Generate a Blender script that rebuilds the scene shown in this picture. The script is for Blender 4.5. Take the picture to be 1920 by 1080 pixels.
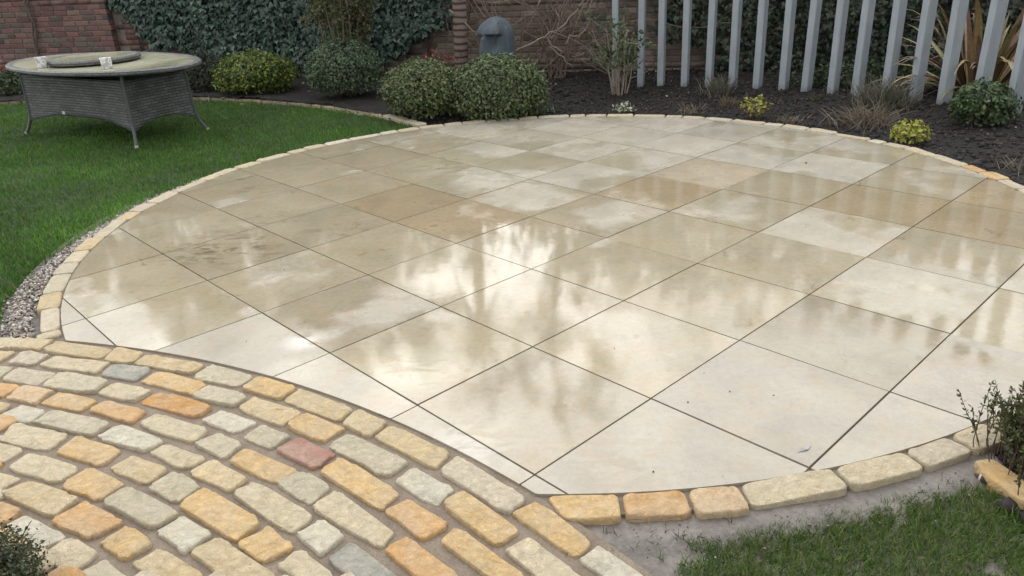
import bpy, bmesh, math, random
import numpy as np
from mathutils import Matrix, Vector, noise as mnoise

for o in list(bpy.data.objects): bpy.data.objects.remove(o)
scene = bpy.context.scene
COL = scene.collection
random.seed(7); RNG = np.random.default_rng(7)
R_ = math.radians

# ------------------------------------------------------------------ camera
CAM_H = 1.5; FPX = 1440.76; PITCH = 1.15797017; ROLL = -0.05082178
RM = Matrix.Rotation(PITCH, 3, 'X') @ Matrix.Rotation(ROLL, 3, 'Z')
cd = bpy.data.cameras.new('camera'); cam = bpy.data.objects.new('camera', cd); COL.objects.link(cam)
cam.matrix_world = Matrix.Translation((0, 0, CAM_H)) @ RM.to_4x4()
cd.sensor_width = 36; cd.lens = FPX / 1920 * 36; cd.clip_start = 0.05; cd.clip_end = 600
scene.camera = cam

# ------------------------------------------------------------------ sky (bright overcast) and soft sun
SUN_EL, SUN_AZ = 36, 100          # azimuth counted from +x towards +y (the sun stands ahead, behind thin cloud)
wd = bpy.data.worlds.new('World'); scene.world = wd; wd.use_nodes = True
nt = wd.node_tree; nt.nodes.clear()
wo = nt.nodes.new('ShaderNodeOutputWorld'); bg = nt.nodes.new('ShaderNodeBackground')
sky = nt.nodes.new('ShaderNodeTexSky'); sky.sky_type = 'NISHITA'; sky.sun_disc = False
sky.sun_elevation = R_(SUN_EL); sky.sun_rotation = R_(90 - SUN_AZ); sky.dust_density = 4; sky.air_density = 1.0
tc = nt.nodes.new('ShaderNodeTexCoord'); cl = nt.nodes.new('ShaderNodeTexNoise')
cl.inputs['Scale'].default_value = 2.2; cl.inputs['Detail'].default_value = 5; cl.inputs['Roughness'].default_value = .55
nt.links.new(tc.outputs['Generated'], cl.inputs['Vector'])
cr = nt.nodes.new('ShaderNodeValToRGB'); cr.color_ramp.elements[0].position = .3; cr.color_ramp.elements[1].position = .75
cr.color_ramp.elements[0].color = (10.5, 10.7, 11.0, 1); cr.color_ramp.elements[1].color = (14.5, 14.4, 14.1, 1)
nt.links.new(cl.outputs['Fac'], cr.inputs['Fac'])
mx = nt.nodes.new('ShaderNodeMix'); mx.data_type = 'RGBA'; mx.inputs['Factor'].default_value = .88
nt.links.new(sky.outputs['Color'], mx.inputs['A']); nt.links.new(cr.outputs['Color'], mx.inputs['B'])
# thin cloud glows round the hidden sun and falls off with the angle from it
SDIR = (math.cos(R_(SUN_AZ)) * math.cos(R_(SUN_EL)), math.sin(R_(SUN_AZ)) * math.cos(R_(SUN_EL)), math.sin(R_(SUN_EL)))
dt = nt.nodes.new('ShaderNodeVectorMath'); dt.operation = 'DOT_PRODUCT'; dt.inputs[1].default_value = SDIR
nt.links.new(tc.outputs['Generated'], dt.inputs[0])
gl = nt.nodes.new('ShaderNodeMapRange'); gl.interpolation_type = 'SMOOTHERSTEP'
gl.inputs['From Min'].default_value = -.1; gl.inputs['From Max'].default_value = 1.0; gl.inputs['To Min'].default_value = 1.05; gl.inputs['To Max'].default_value = 2.5
nt.links.new(dt.outputs['Value'], gl.inputs['Value'])
gm = nt.nodes.new('ShaderNodeVectorMath'); gm.operation = 'SCALE'
nt.links.new(mx.outputs['Result'], gm.inputs[0]); nt.links.new(gl.outputs['Result'], gm.inputs['Scale'])
nt.links.new(gm.outputs['Vector'], bg.inputs['Color']); bg.inputs['Strength'].default_value = 0.083
nt.links.new(bg.outputs[0], wo.inputs[0])
sd = bpy.data.lights.new('sun', 'SUN'); sd.energy = 0.36; sd.angle = R_(40); sd.color = (1, .97, .92)
sun = bpy.data.objects.new('sun', sd); COL.objects.link(sun)
sdir = Vector((math.cos(R_(SUN_AZ)) * math.cos(R_(SUN_EL)), math.sin(R_(SUN_AZ)) * math.cos(R_(SUN_EL)), math.sin(R_(SUN_EL))))
sun.rotation_euler = sdir.to_track_quat('Z', 'Y').to_euler(); sun.location = sdir * 30
scene.view_settings.view_transform = 'Standard'; scene.view_settings.look = 'None'
scene.view_settings.exposure = 0.14; scene.view_settings.gamma = 1
scene.render.engine = 'CYCLES'

# ------------------------------------------------------------------ measuring helpers
def ray(x, y): return RM @ Vector(((x - 960) / FPX, -(y - 540) / FPX, -1))
def un(x, y, z=0.0):
    d = ray(x, y); t = (z - CAM_H) / d.z; return Vector((0, 0, CAM_H)) + d * t
def atY(x, y, Y):
    d = ray(x, y); return Vector((0, 0, CAM_H)) + d * (Y / d.y)
def px(p):
    c = RM.transposed() @ (Vector(p) - Vector((0, 0, CAM_H))); return 960 + FPX * c.x / -c.z, 540 - FPX * c.y / -c.z
def srgb(r, g, b, k=1.0):
    f = lambda v: ((v / 255 + .055) / 1.055) ** 2.4 if v > 10 else v / 255 / 12.92
    return (f(r) * k, f(g) * k, f(b) * k)

# ------------------------------------------------------------------ object helpers
def tag(o, label=None, cat=None, group=None, kind=None):
    if label: o['label'] = label
    if cat: o['category'] = cat
    if group: o['group'] = group
    if kind: o['kind'] = kind
    return o
def put(name, me, parent=None, loc=(0, 0, 0), rz=0.0, color=None):
    o = bpy.data.objects.new(name, me); COL.objects.link(o)
    o.location = loc; o.rotation_euler = (0, 0, rz)
    if parent: o.parent = parent
    if color: o.color = tuple(color) if len(color) == 4 else tuple(color) + (1,)
    return o
def empty(name, loc=(0, 0, 0), rz=0.0):
    o = put(name, None, None, loc, rz); o.empty_display_size = .05; return o
def mk(name, verts, faces, mat, tint=None, smooth=False):
    me = bpy.data.meshes.new(name)
    verts = np.asarray(verts, dtype=np.float32).reshape(-1, 3)
    if isinstance(faces, np.ndarray):
        n, k = faces.shape
        me.vertices.add(len(verts)); me.vertices.foreach_set('co', verts.ravel())
        me.loops.add(n * k); me.loops.foreach_set('vertex_index', faces.astype(np.int32).ravel())
        me.polygons.add(n); me.polygons.foreach_set('loop_start', np.arange(0, n * k, k, dtype=np.int32))
        me.update(calc_edges=True)
    else:
        me.from_pydata(verts.tolist(), [], faces); me.update()
    if tint is not None:
        a = me.color_attributes.new('tint', 'FLOAT_COLOR', 'POINT')
        t = np.ones((len(verts), 4), np.float32); t[:, :3] = tint
        a.data.foreach_set('color', t.ravel())
    if smooth: me.polygons.foreach_set('use_smooth', [True] * len(me.polygons))
    if mat: me.materials.append(mat)
    return me
def join(parts):
    V = []; F = []; n = 0
    for v, f in parts:
        v = np.asarray(v, float).reshape(-1, 3); V.append(v); F += [tuple(i + n for i in q) for q in f]; n += len(v)
    return np.concatenate(V), F
def box(cx, cy, cz, sx, sy, sz):
    v = [(cx + a * sx / 2, cy + b * sy / 2, cz + c * sz / 2) for a in (-1, 1) for b in (-1, 1) for c in (-1, 1)]
    return v, [(0, 1, 3, 2), (4, 6, 7, 5), (0, 4, 5, 1), (2, 3, 7, 6), (0, 2, 6, 4), (1, 5, 7, 3)]
def tubes(paths, sides=5, cap=True):
    """paths: list of (points, radii)"""
    V = []; F = []
    for pts, rad in paths:
        pts = [Vector(p) for p in pts]; n = len(pts); base = len(V)
        ref = Vector((.31, .17, .93))
        for i, p in enumerate(pts):
            t = (pts[min(i + 1, n - 1)] - pts[max(i - 1, 0)]).normalized()
            a = t.cross(ref)
            if a.length < 1e-3: a = t.cross(Vector((1, 0, 0)))
            a.normalize(); b = t.cross(a)
            for k in range(sides):
                w = 2 * math.pi * k / sides
                V.append(tuple(p + (a * math.cos(w) + b * math.sin(w)) * rad[i]))
        for i in range(n - 1):
            for k in range(sides):
                k2 = (k + 1) % sides
                F.append((base + i * sides + k, base + i * sides + k2, base + (i + 1) * sides + k2, base + (i + 1) * sides + k))
        if cap: F.append(tuple(base + (n - 1) * sides + k for k in range(sides)))
    return V, F
def lathe(profile, n=24, sx=1.0, sy=1.0):
    V = []; F = []
    for r, z in profile:
        for k in range(n):
            w = 2 * math.pi * k / n; V.append((r * sx * math.cos(w), r * sy * math.sin(w), z))
    for i in range(len(profile) - 1):
        for k in range(n):
            k2 = (k + 1) % n; F.append((i * n + k, i * n + k2, (i + 1) * n + k2, (i + 1) * n + k))
    return V, F

LEAF = dict(
    oval=(np.array([(0, 0, 0), (.5, .27, .07), (1, 0, -.03), (.5, -.27, .07)]), np.array([(0, 2, 1), (0, 3, 2)])),
    ivy=(np.array([(0, 0, 0), (-.1, .42, -.03), (.3, .5, -.05), (.45, .25, .0), (1, 0, -.08), (.45, -.25, .0), (.3, -.5, -.05), (-.1, -.42, -.03), (.3, 0, .07)]),
         np.array([(8, 1, 0), (8, 2, 1), (8, 3, 2), (8, 4, 3), (8, 5, 4), (8, 6, 5), (8, 7, 6), (8, 0, 7)])),
    blade=(np.array([(0, .5, 0), (0, -.5, 0), (.55, .36, .10), (.55, -.36, .10), (1, 0, .38)]), np.array([(0, 1, 3), (0, 3, 2), (2, 3, 4)])),
)
def scatter(P, N, size, col, kind='oval', T=None, aspect=1.0):
    """one mesh of many leaves; P places, N facing, T leaf axis"""
    P = np.asarray(P, float); N = np.asarray(N, float); n = len(P)
    tv, tf = LEAF[kind]
    N = N / (np.linalg.norm(N, axis=1, keepdims=True) + 1e-9)
    if T is None: T = RNG.normal(size=(n, 3))
    T = T - N * (T * N).sum(1, keepdims=True); T /= (np.linalg.norm(T, axis=1, keepdims=True) + 1e-9)
    B = np.cross(N, T); size = np.broadcast_to(np.asarray(size, float), (n,))[:, None, None]
    v = P[:, None] + size * (tv[None, :, 0:1] * T[:, None] + aspect * tv[None, :, 1:2] * B[:, None] + tv[None, :, 2:3] * N[:, None])
    f = tf[None] + (np.arange(n) * len(tv))[:, None, None]
    c = np.repeat(np.asarray(col, float), len(tv), axis=0)
    return v.reshape(-1, 3), f.reshape(-1, 3), c
def cols(n, palette, jit=.12, w=None):
    pal = np.array(palette, float); i = RNG.choice(len(pal), n, p=w)
    return np.clip(pal[i] * (1 + jit * RNG.normal(size=(n, 1))) * (1 + .05 * RNG.normal(size=(n, 3))), .004, .9)

# ------------------------------------------------------------------ materials
def new_mat(name):
    m = bpy.data.materials.new(name); m.use_nodes = True; t = m.node_tree
    return m, t, t.nodes['Principled BSDF']
def nd(t, typ, **kw):
    n = t.nodes.new(typ)
    for k, v in kw.items():
        if k in n.inputs: n.inputs[k].default_value = v
        else: setattr(n, k, v)
    return n
def tex(t, scale, detail=4, rough=.55, vec=None, dist=0.0):
    n = nd(t, 'ShaderNodeTexNoise', Scale=scale, Detail=detail, Roughness=rough, Distortion=dist)
    if vec: t.links.new(vec, n.inputs['Vector'])
    return n.outputs['Fac']
def ramp(t, fac, stops):
    r = nd(t, 'ShaderNodeValToRGB'); e = r.color_ramp.elements
    while len(e) < len(stops): e.new(.5)
    for i, (p, c) in enumerate(stops):
        e[i].position = p; e[i].color = tuple(c) + (1,) if not isinstance(c, (int, float)) else (c, c, c, 1)
    t.links.new(fac, r.inputs['Fac']); return r.outputs['Color']
def mixc(t, fac, a, b, mode='MIX'):
    m = nd(t, 'ShaderNodeMix', data_type='RGBA', blend_type=mode)
    for s, v in (('Factor', fac), ('A', a), ('B', b)):
        sock = m.inputs[s] if s == 'Factor' else [q for q in m.inputs if q.name == s and q.type == 'RGBA'][0]
        if isinstance(v, bpy.types.NodeSocket): t.links.new(v, sock)
        elif isinstance(v, (int, float)): sock.default_value = v
        else: sock.default_value = tuple(v) + (1,)
    return [q for q in m.outputs if q.type == 'RGBA'][0]
def math_(t, op, a, b=None, clamp=False):
    m = nd(t, 'ShaderNodeMath', operation=op, use_clamp=clamp)
    for i, v in enumerate((a, b)):
        if v is None: continue
        if isinstance(v, bpy.types.NodeSocket): t.links.new(v, m.inputs[i])
        else: m.inputs[i].default_value = v
    return m.outputs[0]
def bump(t, p, h, strength=.3, dist=.01, prev=None):
    b = nd(t, 'ShaderNodeBump', Strength=strength, Distance=dist); t.links.new(h, b.inputs['Height'])
    if prev: t.links.new(prev, b.inputs['Normal'])
    if p: t.links.new(b.outputs[0], p.inputs['Normal'])
    return b.outputs[0]
def wpos(t): return nd(t, 'ShaderNodeNewGeometry').outputs['Position']
def ocoord(t, spread=40.0):
    """world position shifted by a random amount per object, so that no two pieces share their grain"""
    oi = nd(t, 'ShaderNodeObjectInfo'); m = nd(t, 'ShaderNodeVectorMath', operation='ADD')
    c = nd(t, 'ShaderNodeCombineXYZ'); s = math_(t, 'MULTIPLY', oi.outputs['Random'], spread)
    for i in range(3): t.links.new(s, c.inputs[i])
    t.links.new(wpos(t), m.inputs[0]); t.links.new(c.outputs[0], m.inputs[1]); return m.outputs[0], oi

def m_leaf(name, rough=.5, trans=.25, spec=.4):
    m, t, p = new_mat(name); a = nd(t, 'ShaderNodeVertexColor', layer_name='tint')
    t.links.new(a.outputs[0], p.inputs['Base Color']); p.inputs['Roughness'].default_value = rough
    p.inputs['Specular IOR Level'].default_value = spec
    tr = nd(t, 'ShaderNodeBsdfTranslucent'); t.links.new(a.outputs[0], tr.inputs[0])
    ms = nd(t, 'ShaderNodeMixShader'); ms.inputs[0].default_value = trans
    t.links.new(p.outputs[0], ms.inputs[1]); t.links.new(tr.outputs[0], ms.inputs[2])
    t.links.new(ms.outputs[0], t.nodes['Material Output'].inputs[0]); return m
LEAFM = m_leaf('leaf'); GRASSM = m_leaf('grass_blade', .55, .3, .25); IVYM = m_leaf('ivy_leaf', .34, .12, .5)

def m_leaf_obj(name, rough=.4):
    m, t, p = new_mat(name); v, oi = ocoord(t)
    n = tex(t, 30, 3, .5, v)
    t.links.new(mixc(t, 1.0, oi.outputs['Color'], ramp(t, n, [(.3, .75), (.7, 1.15)]), 'MULTIPLY'), p.inputs['Base Color'])
    p.inputs['Roughness'].default_value = rough; return m
LEAFO = m_leaf_obj('single_leaf')

def m_simple(name, col, rough=.6, scale=20, var=.25, bscale=None, bstr=.3, bdist=.004, spec=.5):
    m, t, p = new_mat(name); w = wpos(t)
    n = tex(t, scale, 5, .6, w)
    t.links.new(ramp(t, n, [(.28, [c * (1 - var) for c in col]), (.72, [min(1, c * (1 + var)) for c in col])]), p.inputs['Base Color'])
    p.inputs['Roughness'].default_value = rough; p.inputs['Specular IOR Level'].default_value = spec
    if bscale: bump(t, p, tex(t, bscale, 5, .6, w), bstr, bdist)
    return m
def m_bark(name, col): return m_simple(name, col, .85, 45, .35, 90, .6, .004)

def m_slab():
    m, t, p = new_mat('sawn_sandstone'); v, oi = ocoord(t); w = wpos(t)
    oc = oi.outputs['Color']; wetb = oi.outputs['Alpha']
    # the stone itself: soft clouds, fine sand grain, faint rusty bedding swirls
    cloud = ramp(t, tex(t, 3.0, 4, .55, v, .6), [(.3, .86), (.7, 1.08)])
    grain = ramp(t, tex(t, 230, 2, .6, v), [(.2, .84), (.8, 1.12)])
    speck = ramp(t, tex(t, 38, 5, .7, v, .3), [(.28, .87), (.5, 1.0), (.72, 1.08)])
    swirl = ramp(t, tex(t, 2.1, 5, .6, v, 2.2), [(.53, 0.0), (.60, .5), (.66, 0.0)])
    stone = mixc(t, 1.0, mixc(t, 1.0, mixc(t, 1.0, oc, cloud, 'MULTIPLY'), speck, 'MULTIPLY'), grain, 'MULTIPLY')
    efl = ramp_fac(t, ramp(t, tex(t, 4.2, 6, .72, v, 1.4), [(.60, 0.0), (.72, .55)]))
    stone = mixc(t, efl, stone, mixc(t, 1.0, stone, (1.14, 1.15, 1.17), 'MULTIPLY'))
    stone = mixc(t, math_(t, 'MULTIPLY', ramp_fac(t, swirl), .35), stone, (.42, .27, .13))
    # where water still lies: islands with a drawn-out, fairly sharp outline; each slab holds more or less of it
    a1 = math_(t, 'ADD', math_(t, 'MULTIPLY', tex(t, 1.5, 2, .45, v, .35), .45), math_(t, 'MULTIPLY', tex(t, 1.1, 3, .5, w, .5), .42)); a2 = tex(t, 9.0, 5, .65, w, .5)
    f = math_(t, 'ADD', math_(t, 'MULTIPLY', math_(t, 'SUBTRACT', a1, .435), 2.1), math_(t, 'MULTIPLY', math_(t, 'SUBTRACT', a2, .5), .30))
    f = math_(t, 'ADD', math_(t, 'ADD', f, .5), math_(t, 'MULTIPLY', math_(t, 'SUBTRACT', wetb, .5), .75))
    wet = ramp_fac(t, ramp(t, f, [(.45, 0.0), (.56, 1.0)]))
    stain = ramp_fac(t, ramp(t, math_(t, 'ADD', tex(t, 5.0, 6, .68, w, .8), 0), [(.62, 0.0), (.70, .5)]))
    stone = mixc(t, math_(t, 'MULTIPLY', stain, wet), stone, (.17, .12, .065))
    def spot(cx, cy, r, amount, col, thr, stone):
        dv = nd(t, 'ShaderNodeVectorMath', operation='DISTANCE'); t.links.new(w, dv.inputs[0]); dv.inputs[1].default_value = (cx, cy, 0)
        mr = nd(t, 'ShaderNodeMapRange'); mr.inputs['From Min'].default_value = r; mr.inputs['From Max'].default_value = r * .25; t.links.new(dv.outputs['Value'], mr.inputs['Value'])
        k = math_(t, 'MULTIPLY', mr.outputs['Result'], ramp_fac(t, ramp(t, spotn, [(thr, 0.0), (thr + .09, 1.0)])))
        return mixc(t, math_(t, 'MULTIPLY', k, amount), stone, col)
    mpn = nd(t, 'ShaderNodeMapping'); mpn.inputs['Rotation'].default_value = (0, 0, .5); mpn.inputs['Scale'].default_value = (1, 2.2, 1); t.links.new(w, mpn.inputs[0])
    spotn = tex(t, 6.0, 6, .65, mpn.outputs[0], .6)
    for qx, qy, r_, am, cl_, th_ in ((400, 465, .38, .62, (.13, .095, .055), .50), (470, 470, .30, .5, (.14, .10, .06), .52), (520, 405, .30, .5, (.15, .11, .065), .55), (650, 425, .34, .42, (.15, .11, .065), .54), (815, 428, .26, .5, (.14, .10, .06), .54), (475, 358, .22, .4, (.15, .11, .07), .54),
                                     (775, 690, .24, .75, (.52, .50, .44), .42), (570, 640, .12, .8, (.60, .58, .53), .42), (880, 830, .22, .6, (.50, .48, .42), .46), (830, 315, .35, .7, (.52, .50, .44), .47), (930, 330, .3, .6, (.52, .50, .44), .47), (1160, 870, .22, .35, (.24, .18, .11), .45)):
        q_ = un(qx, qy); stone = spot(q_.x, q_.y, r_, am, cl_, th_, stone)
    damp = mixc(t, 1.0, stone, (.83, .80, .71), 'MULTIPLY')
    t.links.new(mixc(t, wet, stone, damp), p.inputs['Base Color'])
    r1 = ramp(t, tex(t, 4.5, 4, .6, w), [(.35, .02), (.7, .085)])
    rr = mixc(t, wet, ramp(t, tex(t, 3.0, 3, .6, w), [(.35, .16), (.65, .34)]), r1)
    t.links.new(rr, p.inputs['Roughness']); p.inputs['IOR'].default_value = 1.46
    b = bump(t, None, tex(t, 110, 4, .7, v), .030, .002)
    bump(t, p, tex(t, 11, 3, .5, v, .4), .028, .012, b)
    return m
def ramp_fac(t, col):
    n = nd(t, 'ShaderNodeRGBToBW'); t.links.new(col, n.inputs[0]); return n.outputs[0]
SLAB = m_slab()

def m_cobble():
    m, t, p = new_mat('tumbled_sandstone'); v, oi = ocoord(t)
    c = mixc(t, 1.0, oi.outputs['Color'], ramp(t, tex(t, 22, 5, .62, v, .6), [(.25, .70), (.45, .95), (.6, 1.04), (.78, 1.16)]), 'MULTIPLY')
    c = mixc(t, 1.0, c, ramp(t, tex(t, 300, 3, .7, v), [(.25, .80), (.75, 1.12)]), 'MULTIPLY')
    st = ramp_fac(t, ramp(t, tex(t, 9, 4, .6, v, 1.0), [(.55, 0.0), (.72, .55)]))
    c = mixc(t, st, c, mixc(t, 1.0, c, (1.05, .88, .66), 'MULTIPLY'))
    hue = ramp_fac(t, ramp(t, tex(t, 6.5, 4, .6, v, .8), [(.38, .38), (.62, 0.0)]))
    c = mixc(t, hue, c, (.56, .485, .36))
    gr = ramp_fac(t, ramp(t, tex(t, 14, 4, .6, v), [(.60, 0.0), (.74, .4)]))
    c = mixc(t, gr, c, mixc(t, 1.0, c, (.80, .84, .82), 'MULTIPLY'))
    dk = ramp_fac(t, ramp(t, tex(t, 60, 2, .5, v), [(.76, 0.0), (.80, .6)]))
    c = mixc(t, dk, c, (.10, .07, .05))
    t.links.new(c, p.inputs['Base Color'])
    t.links.new(ramp(t, tex(t, 18, 4, .6, v), [(.3, .42), (.7, .78)]), p.inputs['Roughness'])
    vr = nd(t, 'ShaderNodeTexVoronoi', feature='DISTANCE_TO_EDGE', Scale=16.0); vd = nd(t, 'ShaderNodeVectorMath', operation='ADD'); nz_ = nd(t, 'ShaderNodeTexNoise', Scale=30.0); t.links.new(v, nz_.inputs['Vector']); sc_ = nd(t, 'ShaderNodeVectorMath', operation='SCALE'); sc_.inputs['Scale'].default_value = .05; t.links.new(nz_.outputs['Color'], sc_.inputs[0]); t.links.new(v, vd.inputs[0]); t.links.new(sc_.outputs[0], vd.inputs[1]); t.links.new(vd.outputs[0], vr.inputs['Vector'])
    b0 = bump(t, None, ramp(t, vr.outputs['Distance'], [(.0, 0.0), (.05, 1.0)]), .16, .004)
    b = bump(t, None, tex(t, 34, 7, .70, v, 1.4), .9, .022, b0)
    bump(t, p, tex(t, 190, 3, .6, v), .22, .002, b); return m
COBBLE = m_cobble()

def m_brick(name, attr):
    m, t, p = new_mat(name); v, oi = ocoord(t)
    src = nd(t, 'ShaderNodeVertexColor', layer_name='tint').outputs[0] if attr else oi.outputs['Color']
    c = mixc(t, 1.0, src, ramp(t, tex(t, 26, 5, .65, v), [(.25, .68), (.75, 1.25)]), 'MULTIPLY')
    e = ramp_fac(t, ramp(t, tex(t, 12, 5, .7, v), [(.60, 0.0), (.78, .5)]))
    c = mixc(t, e, c, (.30, .26, .23))
    t.links.new(c, p.inputs['Base Color']); p.inputs['Roughness'].default_value = .88
    bump(t, p, tex(t, 70, 5, .65, v), .5, .006); return m
BRICKO = m_brick('fired_brick', False); BRICKA = m_brick('fired_brick_run', True)

def m_ground(name, c0, c1, c2, scale, rough, bs, bd, rr=None):
    m, t, p = new_mat(name); w = wpos(t)
    c = ramp(t, tex(t, scale, 6, .65, w, .3), [(.28, c0), (.5, c1), (.75, c2)])
    c = mixc(t, 1.0, c, ramp(t, tex(t, scale * 14, 3, .6, w), [(.25, .7), (.75, 1.25)]), 'MULTIPLY')
    t.links.new(c, p.inputs['Base Color'])
    if rr: t.links.new(ramp(t, tex(t, 3.5, 4, .6, w), [(.35, rr[0]), (.65, rr[1])]), p.inputs['Roughness'])
    else: p.inputs['Roughness'].default_value = rough
    b = bump(t, None, tex(t, scale * 4, 6, .7, w), bs, bd)
    bump(t, p, tex(t, scale * 22, 4, .65, w), bs * .6, bd * .3, b); return m
SOIL = m_ground('damp_soil', (.007, .0055, .005), (.014, .011, .009), (.030, .023, .018), 7, .8, 1.0, .05)
MORTAR = m_ground('buff_mortar', (.135, .103, .074), (.185, .144, .105), (.24, .195, .148), 9, .75, .5, .008)
JOINT = m_ground('slab_joint', (.11, .088, .066), (.16, .13, .098), (.21, .175, .135), 12, .8, .3, .003)
MUD = m_ground('wet_mud', (.095, .082, .07), (.145, .127, .11), (.20, .178, .155), 5, .4, .6, .014, (.22, .6))
TURF = m_ground('turf', (.018, .030, .010), (.028, .052, .014), (.045, .060, .022), 9, .9, .6, .02)
GROUND = m_ground('garden_ground', (.02, .02, .012), (.03, .03, .018), (.05, .045, .03), 1.2, .9, .5, .05)
WALLM = m_ground('lime_mortar', (.17, .14, .12), (.23, .19, .165), (.30, .26, .23), 12, .9, .5, .006)
GRAVEL = m_ground('gravel_bed', (.10, .085, .07), (.19, .165, .145), (.30, .27, .245), 30, .8, .8, .02)

# ================================================================== THE SETTING
PC = Vector((.33, 4.677)); PR = 2.821           # patio circle
WC = Vector((-3.091, -1.04)); WR = 4.268        # outer edge of the ringed path
def in_patio(x, y, m=0): return math.hypot(x - PC.x, y - PC.y) < 2.93 + m
def in_path(x, y, m=0): return math.hypot(x - WC.x, y - WC.y) < WR + m
# line of bed edging stones behind the left lawn
BEDPX = [(-260, 205), (-100, 197), (0, 191), (110, 186), (250, 182), (375, 182), (480, 186.5), (560, 192), (640, 201), (700, 211), (755, 223), (796, 235)]
BED = [un(x, y).xy for x, y in BEDPX]
def interp_line(pts, x):
    for a, b in zip(pts, pts[1:]):
        if a.x <= x <= b.x: return a.y + (b.y - a.y) * (x - a.x) / (b.x - a.x)
    return None
def in_lawn_left(x, y):
    if x > BED[-1].x or y < -3 or x < -14: return False
    if in_patio(x, y, .02) or in_path(x, y, .02): return False
    yb = interp_line(BED, x)
    if yb is None: yb = BED[0].y + .3
    return y < yb - .03
EDGE_R = [un(x, y).xy for x, y in ((1826, 872), (1872, 908), (1925, 950), (1990, 1010))]   # stone edge at the right lawn corner
def in_lawn_right(x, y):
    if x < -1 or x > 1.9 or y > 2.4 or y < -2: return False
    if in_path(x, y, .05) or in_patio(x, y, .02): return False
    return x < 1.405 + .0 * y
def hnoise(x, y, s): return mnoise.noise(Vector((x * s, y * s, 3.1)))

# ground to the horizon
g = put('ground', mk('ground', [(-250, -250, -.14), (250, -250, -.14), (250, 250, -.14), (-250, 250, -.14)], [(0, 1, 2, 3)], GROUND)); tag(g, kind='structure')

# soil of the beds
def sheet(name, x0, x1, y0, y1, step, hfun, mat, keep=None):
    nx = int((x1 - x0) / step) + 1; ny = int((y1 - y0) / step) + 1
    V = np.zeros((ny, nx, 3)); K = np.ones((ny, nx), bool)
    for j in range(ny):
        for i in range(nx):
            x = x0 + i * step; y = y0 + j * step
            if keep is not None and not keep(x, y): K[j, i] = False; continue
            V[j, i] = (x, y, hfun(x, y))
    idx = -np.ones((ny, nx), int); idx[K] = np.arange(K.sum())
    q = np.stack([idx[:-1, :-1], idx[:-1, 1:], idx[1:, 1:], idx[1:, :-1]], -1).reshape(-1, 4)
    q = q[(q >= 0).all(1)]
    return put(name, mk(name, V[K], q, mat, smooth=True))
def soil_h(x, y):
    if in_patio(x, y, -.02): return -.06
    if in_path(x, y, .0): return -.06
    r = math.hypot(x - PC.x, y - PC.y) - 2.93
    base = -.035 + min(.06, max(0, r) * .05)
    n = hnoise(x, y, 9) * .016 + hnoise(x, y, 23) * .013 + hnoise(x, y, 2.2) * .018
    return base + n * min(1, max(.25, r * 5))
def soil_keep(x, y):
    if in_patio(x, y, -.25): return False
    if in_path(x, y, -.2): return False
    if y < 3.2 and x < 1.38: return False
    if x < BED[-1].x:
        yb = interp_line(BED, x)
        if yb is None: return y > BED[0].y
        return y > yb - .12
    return True
soil = sheet('soil_bed', -9, 8.0, 1.0, 12.6, .045, soil_h, SOIL, soil_keep); tag(soil, kind='structure')

# lawns
def lawn_h(x, y): return -.035 + .008 * hnoise(x, y, 4) + .01 * hnoise(x, y, 1.1)
lawn = sheet('lawn', -12, -.6, .0, 11.4, .06, lawn_h, TURF, lambda x, y: in_lawn_left(x, y) or (in_patio(x, y, .1) and not in_patio(x, y, -.05) and x < -.6 and not in_path(x, y)))
tag(lawn, kind='structure')
lawn2 = sheet('lawn', -.4, 1.50, -1.0, 2.0, .03, lambda x, y: -.022 + .006 * hnoise(x, y, 6) - .02 * (math.hypot(x - PC.x, y - PC.y) > 3.02), MUD,
              lambda x, y: not in_patio(x, y, -.06) and not in_path(x, y, -.06) and x < 1.49)
lawn2.name = 'mud_strip'; tag(lawn2, kind='structure')
def ring_sheet(name, c, r0, r1, a0, a1, z, mat, n=90, m=3):
    V = []; F = []
    for i in range(n + 1):
        a = a0 + (a1 - a0) * i / n
        for k in range(m + 1):
            r = r0 + (r1 - r0) * k / m
            V.append((c.x + r * math.cos(a), c.y + r * math.sin(a), z))
    for i in range(n):
        for k in range(m):
            q = i * (m + 1) + k; F.append((q, q + 1, q + m + 2, q + m + 1))
    return put(name, mk(name, V, F, mat))
gs = ring_sheet('gravel_strip', PC, 2.90, 3.09, R_(165), R_(212), -.027, GRAVEL); tag(gs, kind='structure')

# ------------------------------------------------------------------ patio of square slabs
patio = put('patio', None); tag(patio, kind='structure')
pm = lathe([(0.001, -.0105), (2.905, -.0105), (2.907, -.09)], 128)
ob = put('joint_bed', mk('joint_bed', [(x + PC.x, y + PC.y, z) for x, y, z in pm[0]], pm[1], JOINT), patio)
TH = -0.82487742; GO = Vector((-.36591, 2.40428)); SU, SV = .60002, .59738
ga = Vector((math.cos(TH), math.sin(TH))); gb = Vector((-math.sin(TH), math.cos(TH)))
DISC = [(PC.x + PR * math.cos(2 * math.pi * i / 180), PC.y + PR * math.sin(2 * math.pi * i / 180)) for i in range(180)]
def clip_convex(poly, clip):
    out = poly
    for i in range(len(clip)):
        (ax, ay), (bx, by) = clip[i], clip[(i + 1) % len(clip)]
        if not out: break
        src = out; out = []
        for j in range(len(src)):
            p, q = src[j], src[(j + 1) % len(src)]
            sp = (bx - ax) * (p[1] - ay) - (by - ay) * (p[0] - ax); sq = (bx - ax) * (q[1] - ay) - (by - ay) * (q[0] - ax)
            if sp >= 0: out.append(p)
            if (sp >= 0) != (sq >= 0):
                k = sp / (sp - sq); out.append((p[0] + (q[0] - p[0]) * k, p[1] + (q[1] - p[1]) * k))
    return out
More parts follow.
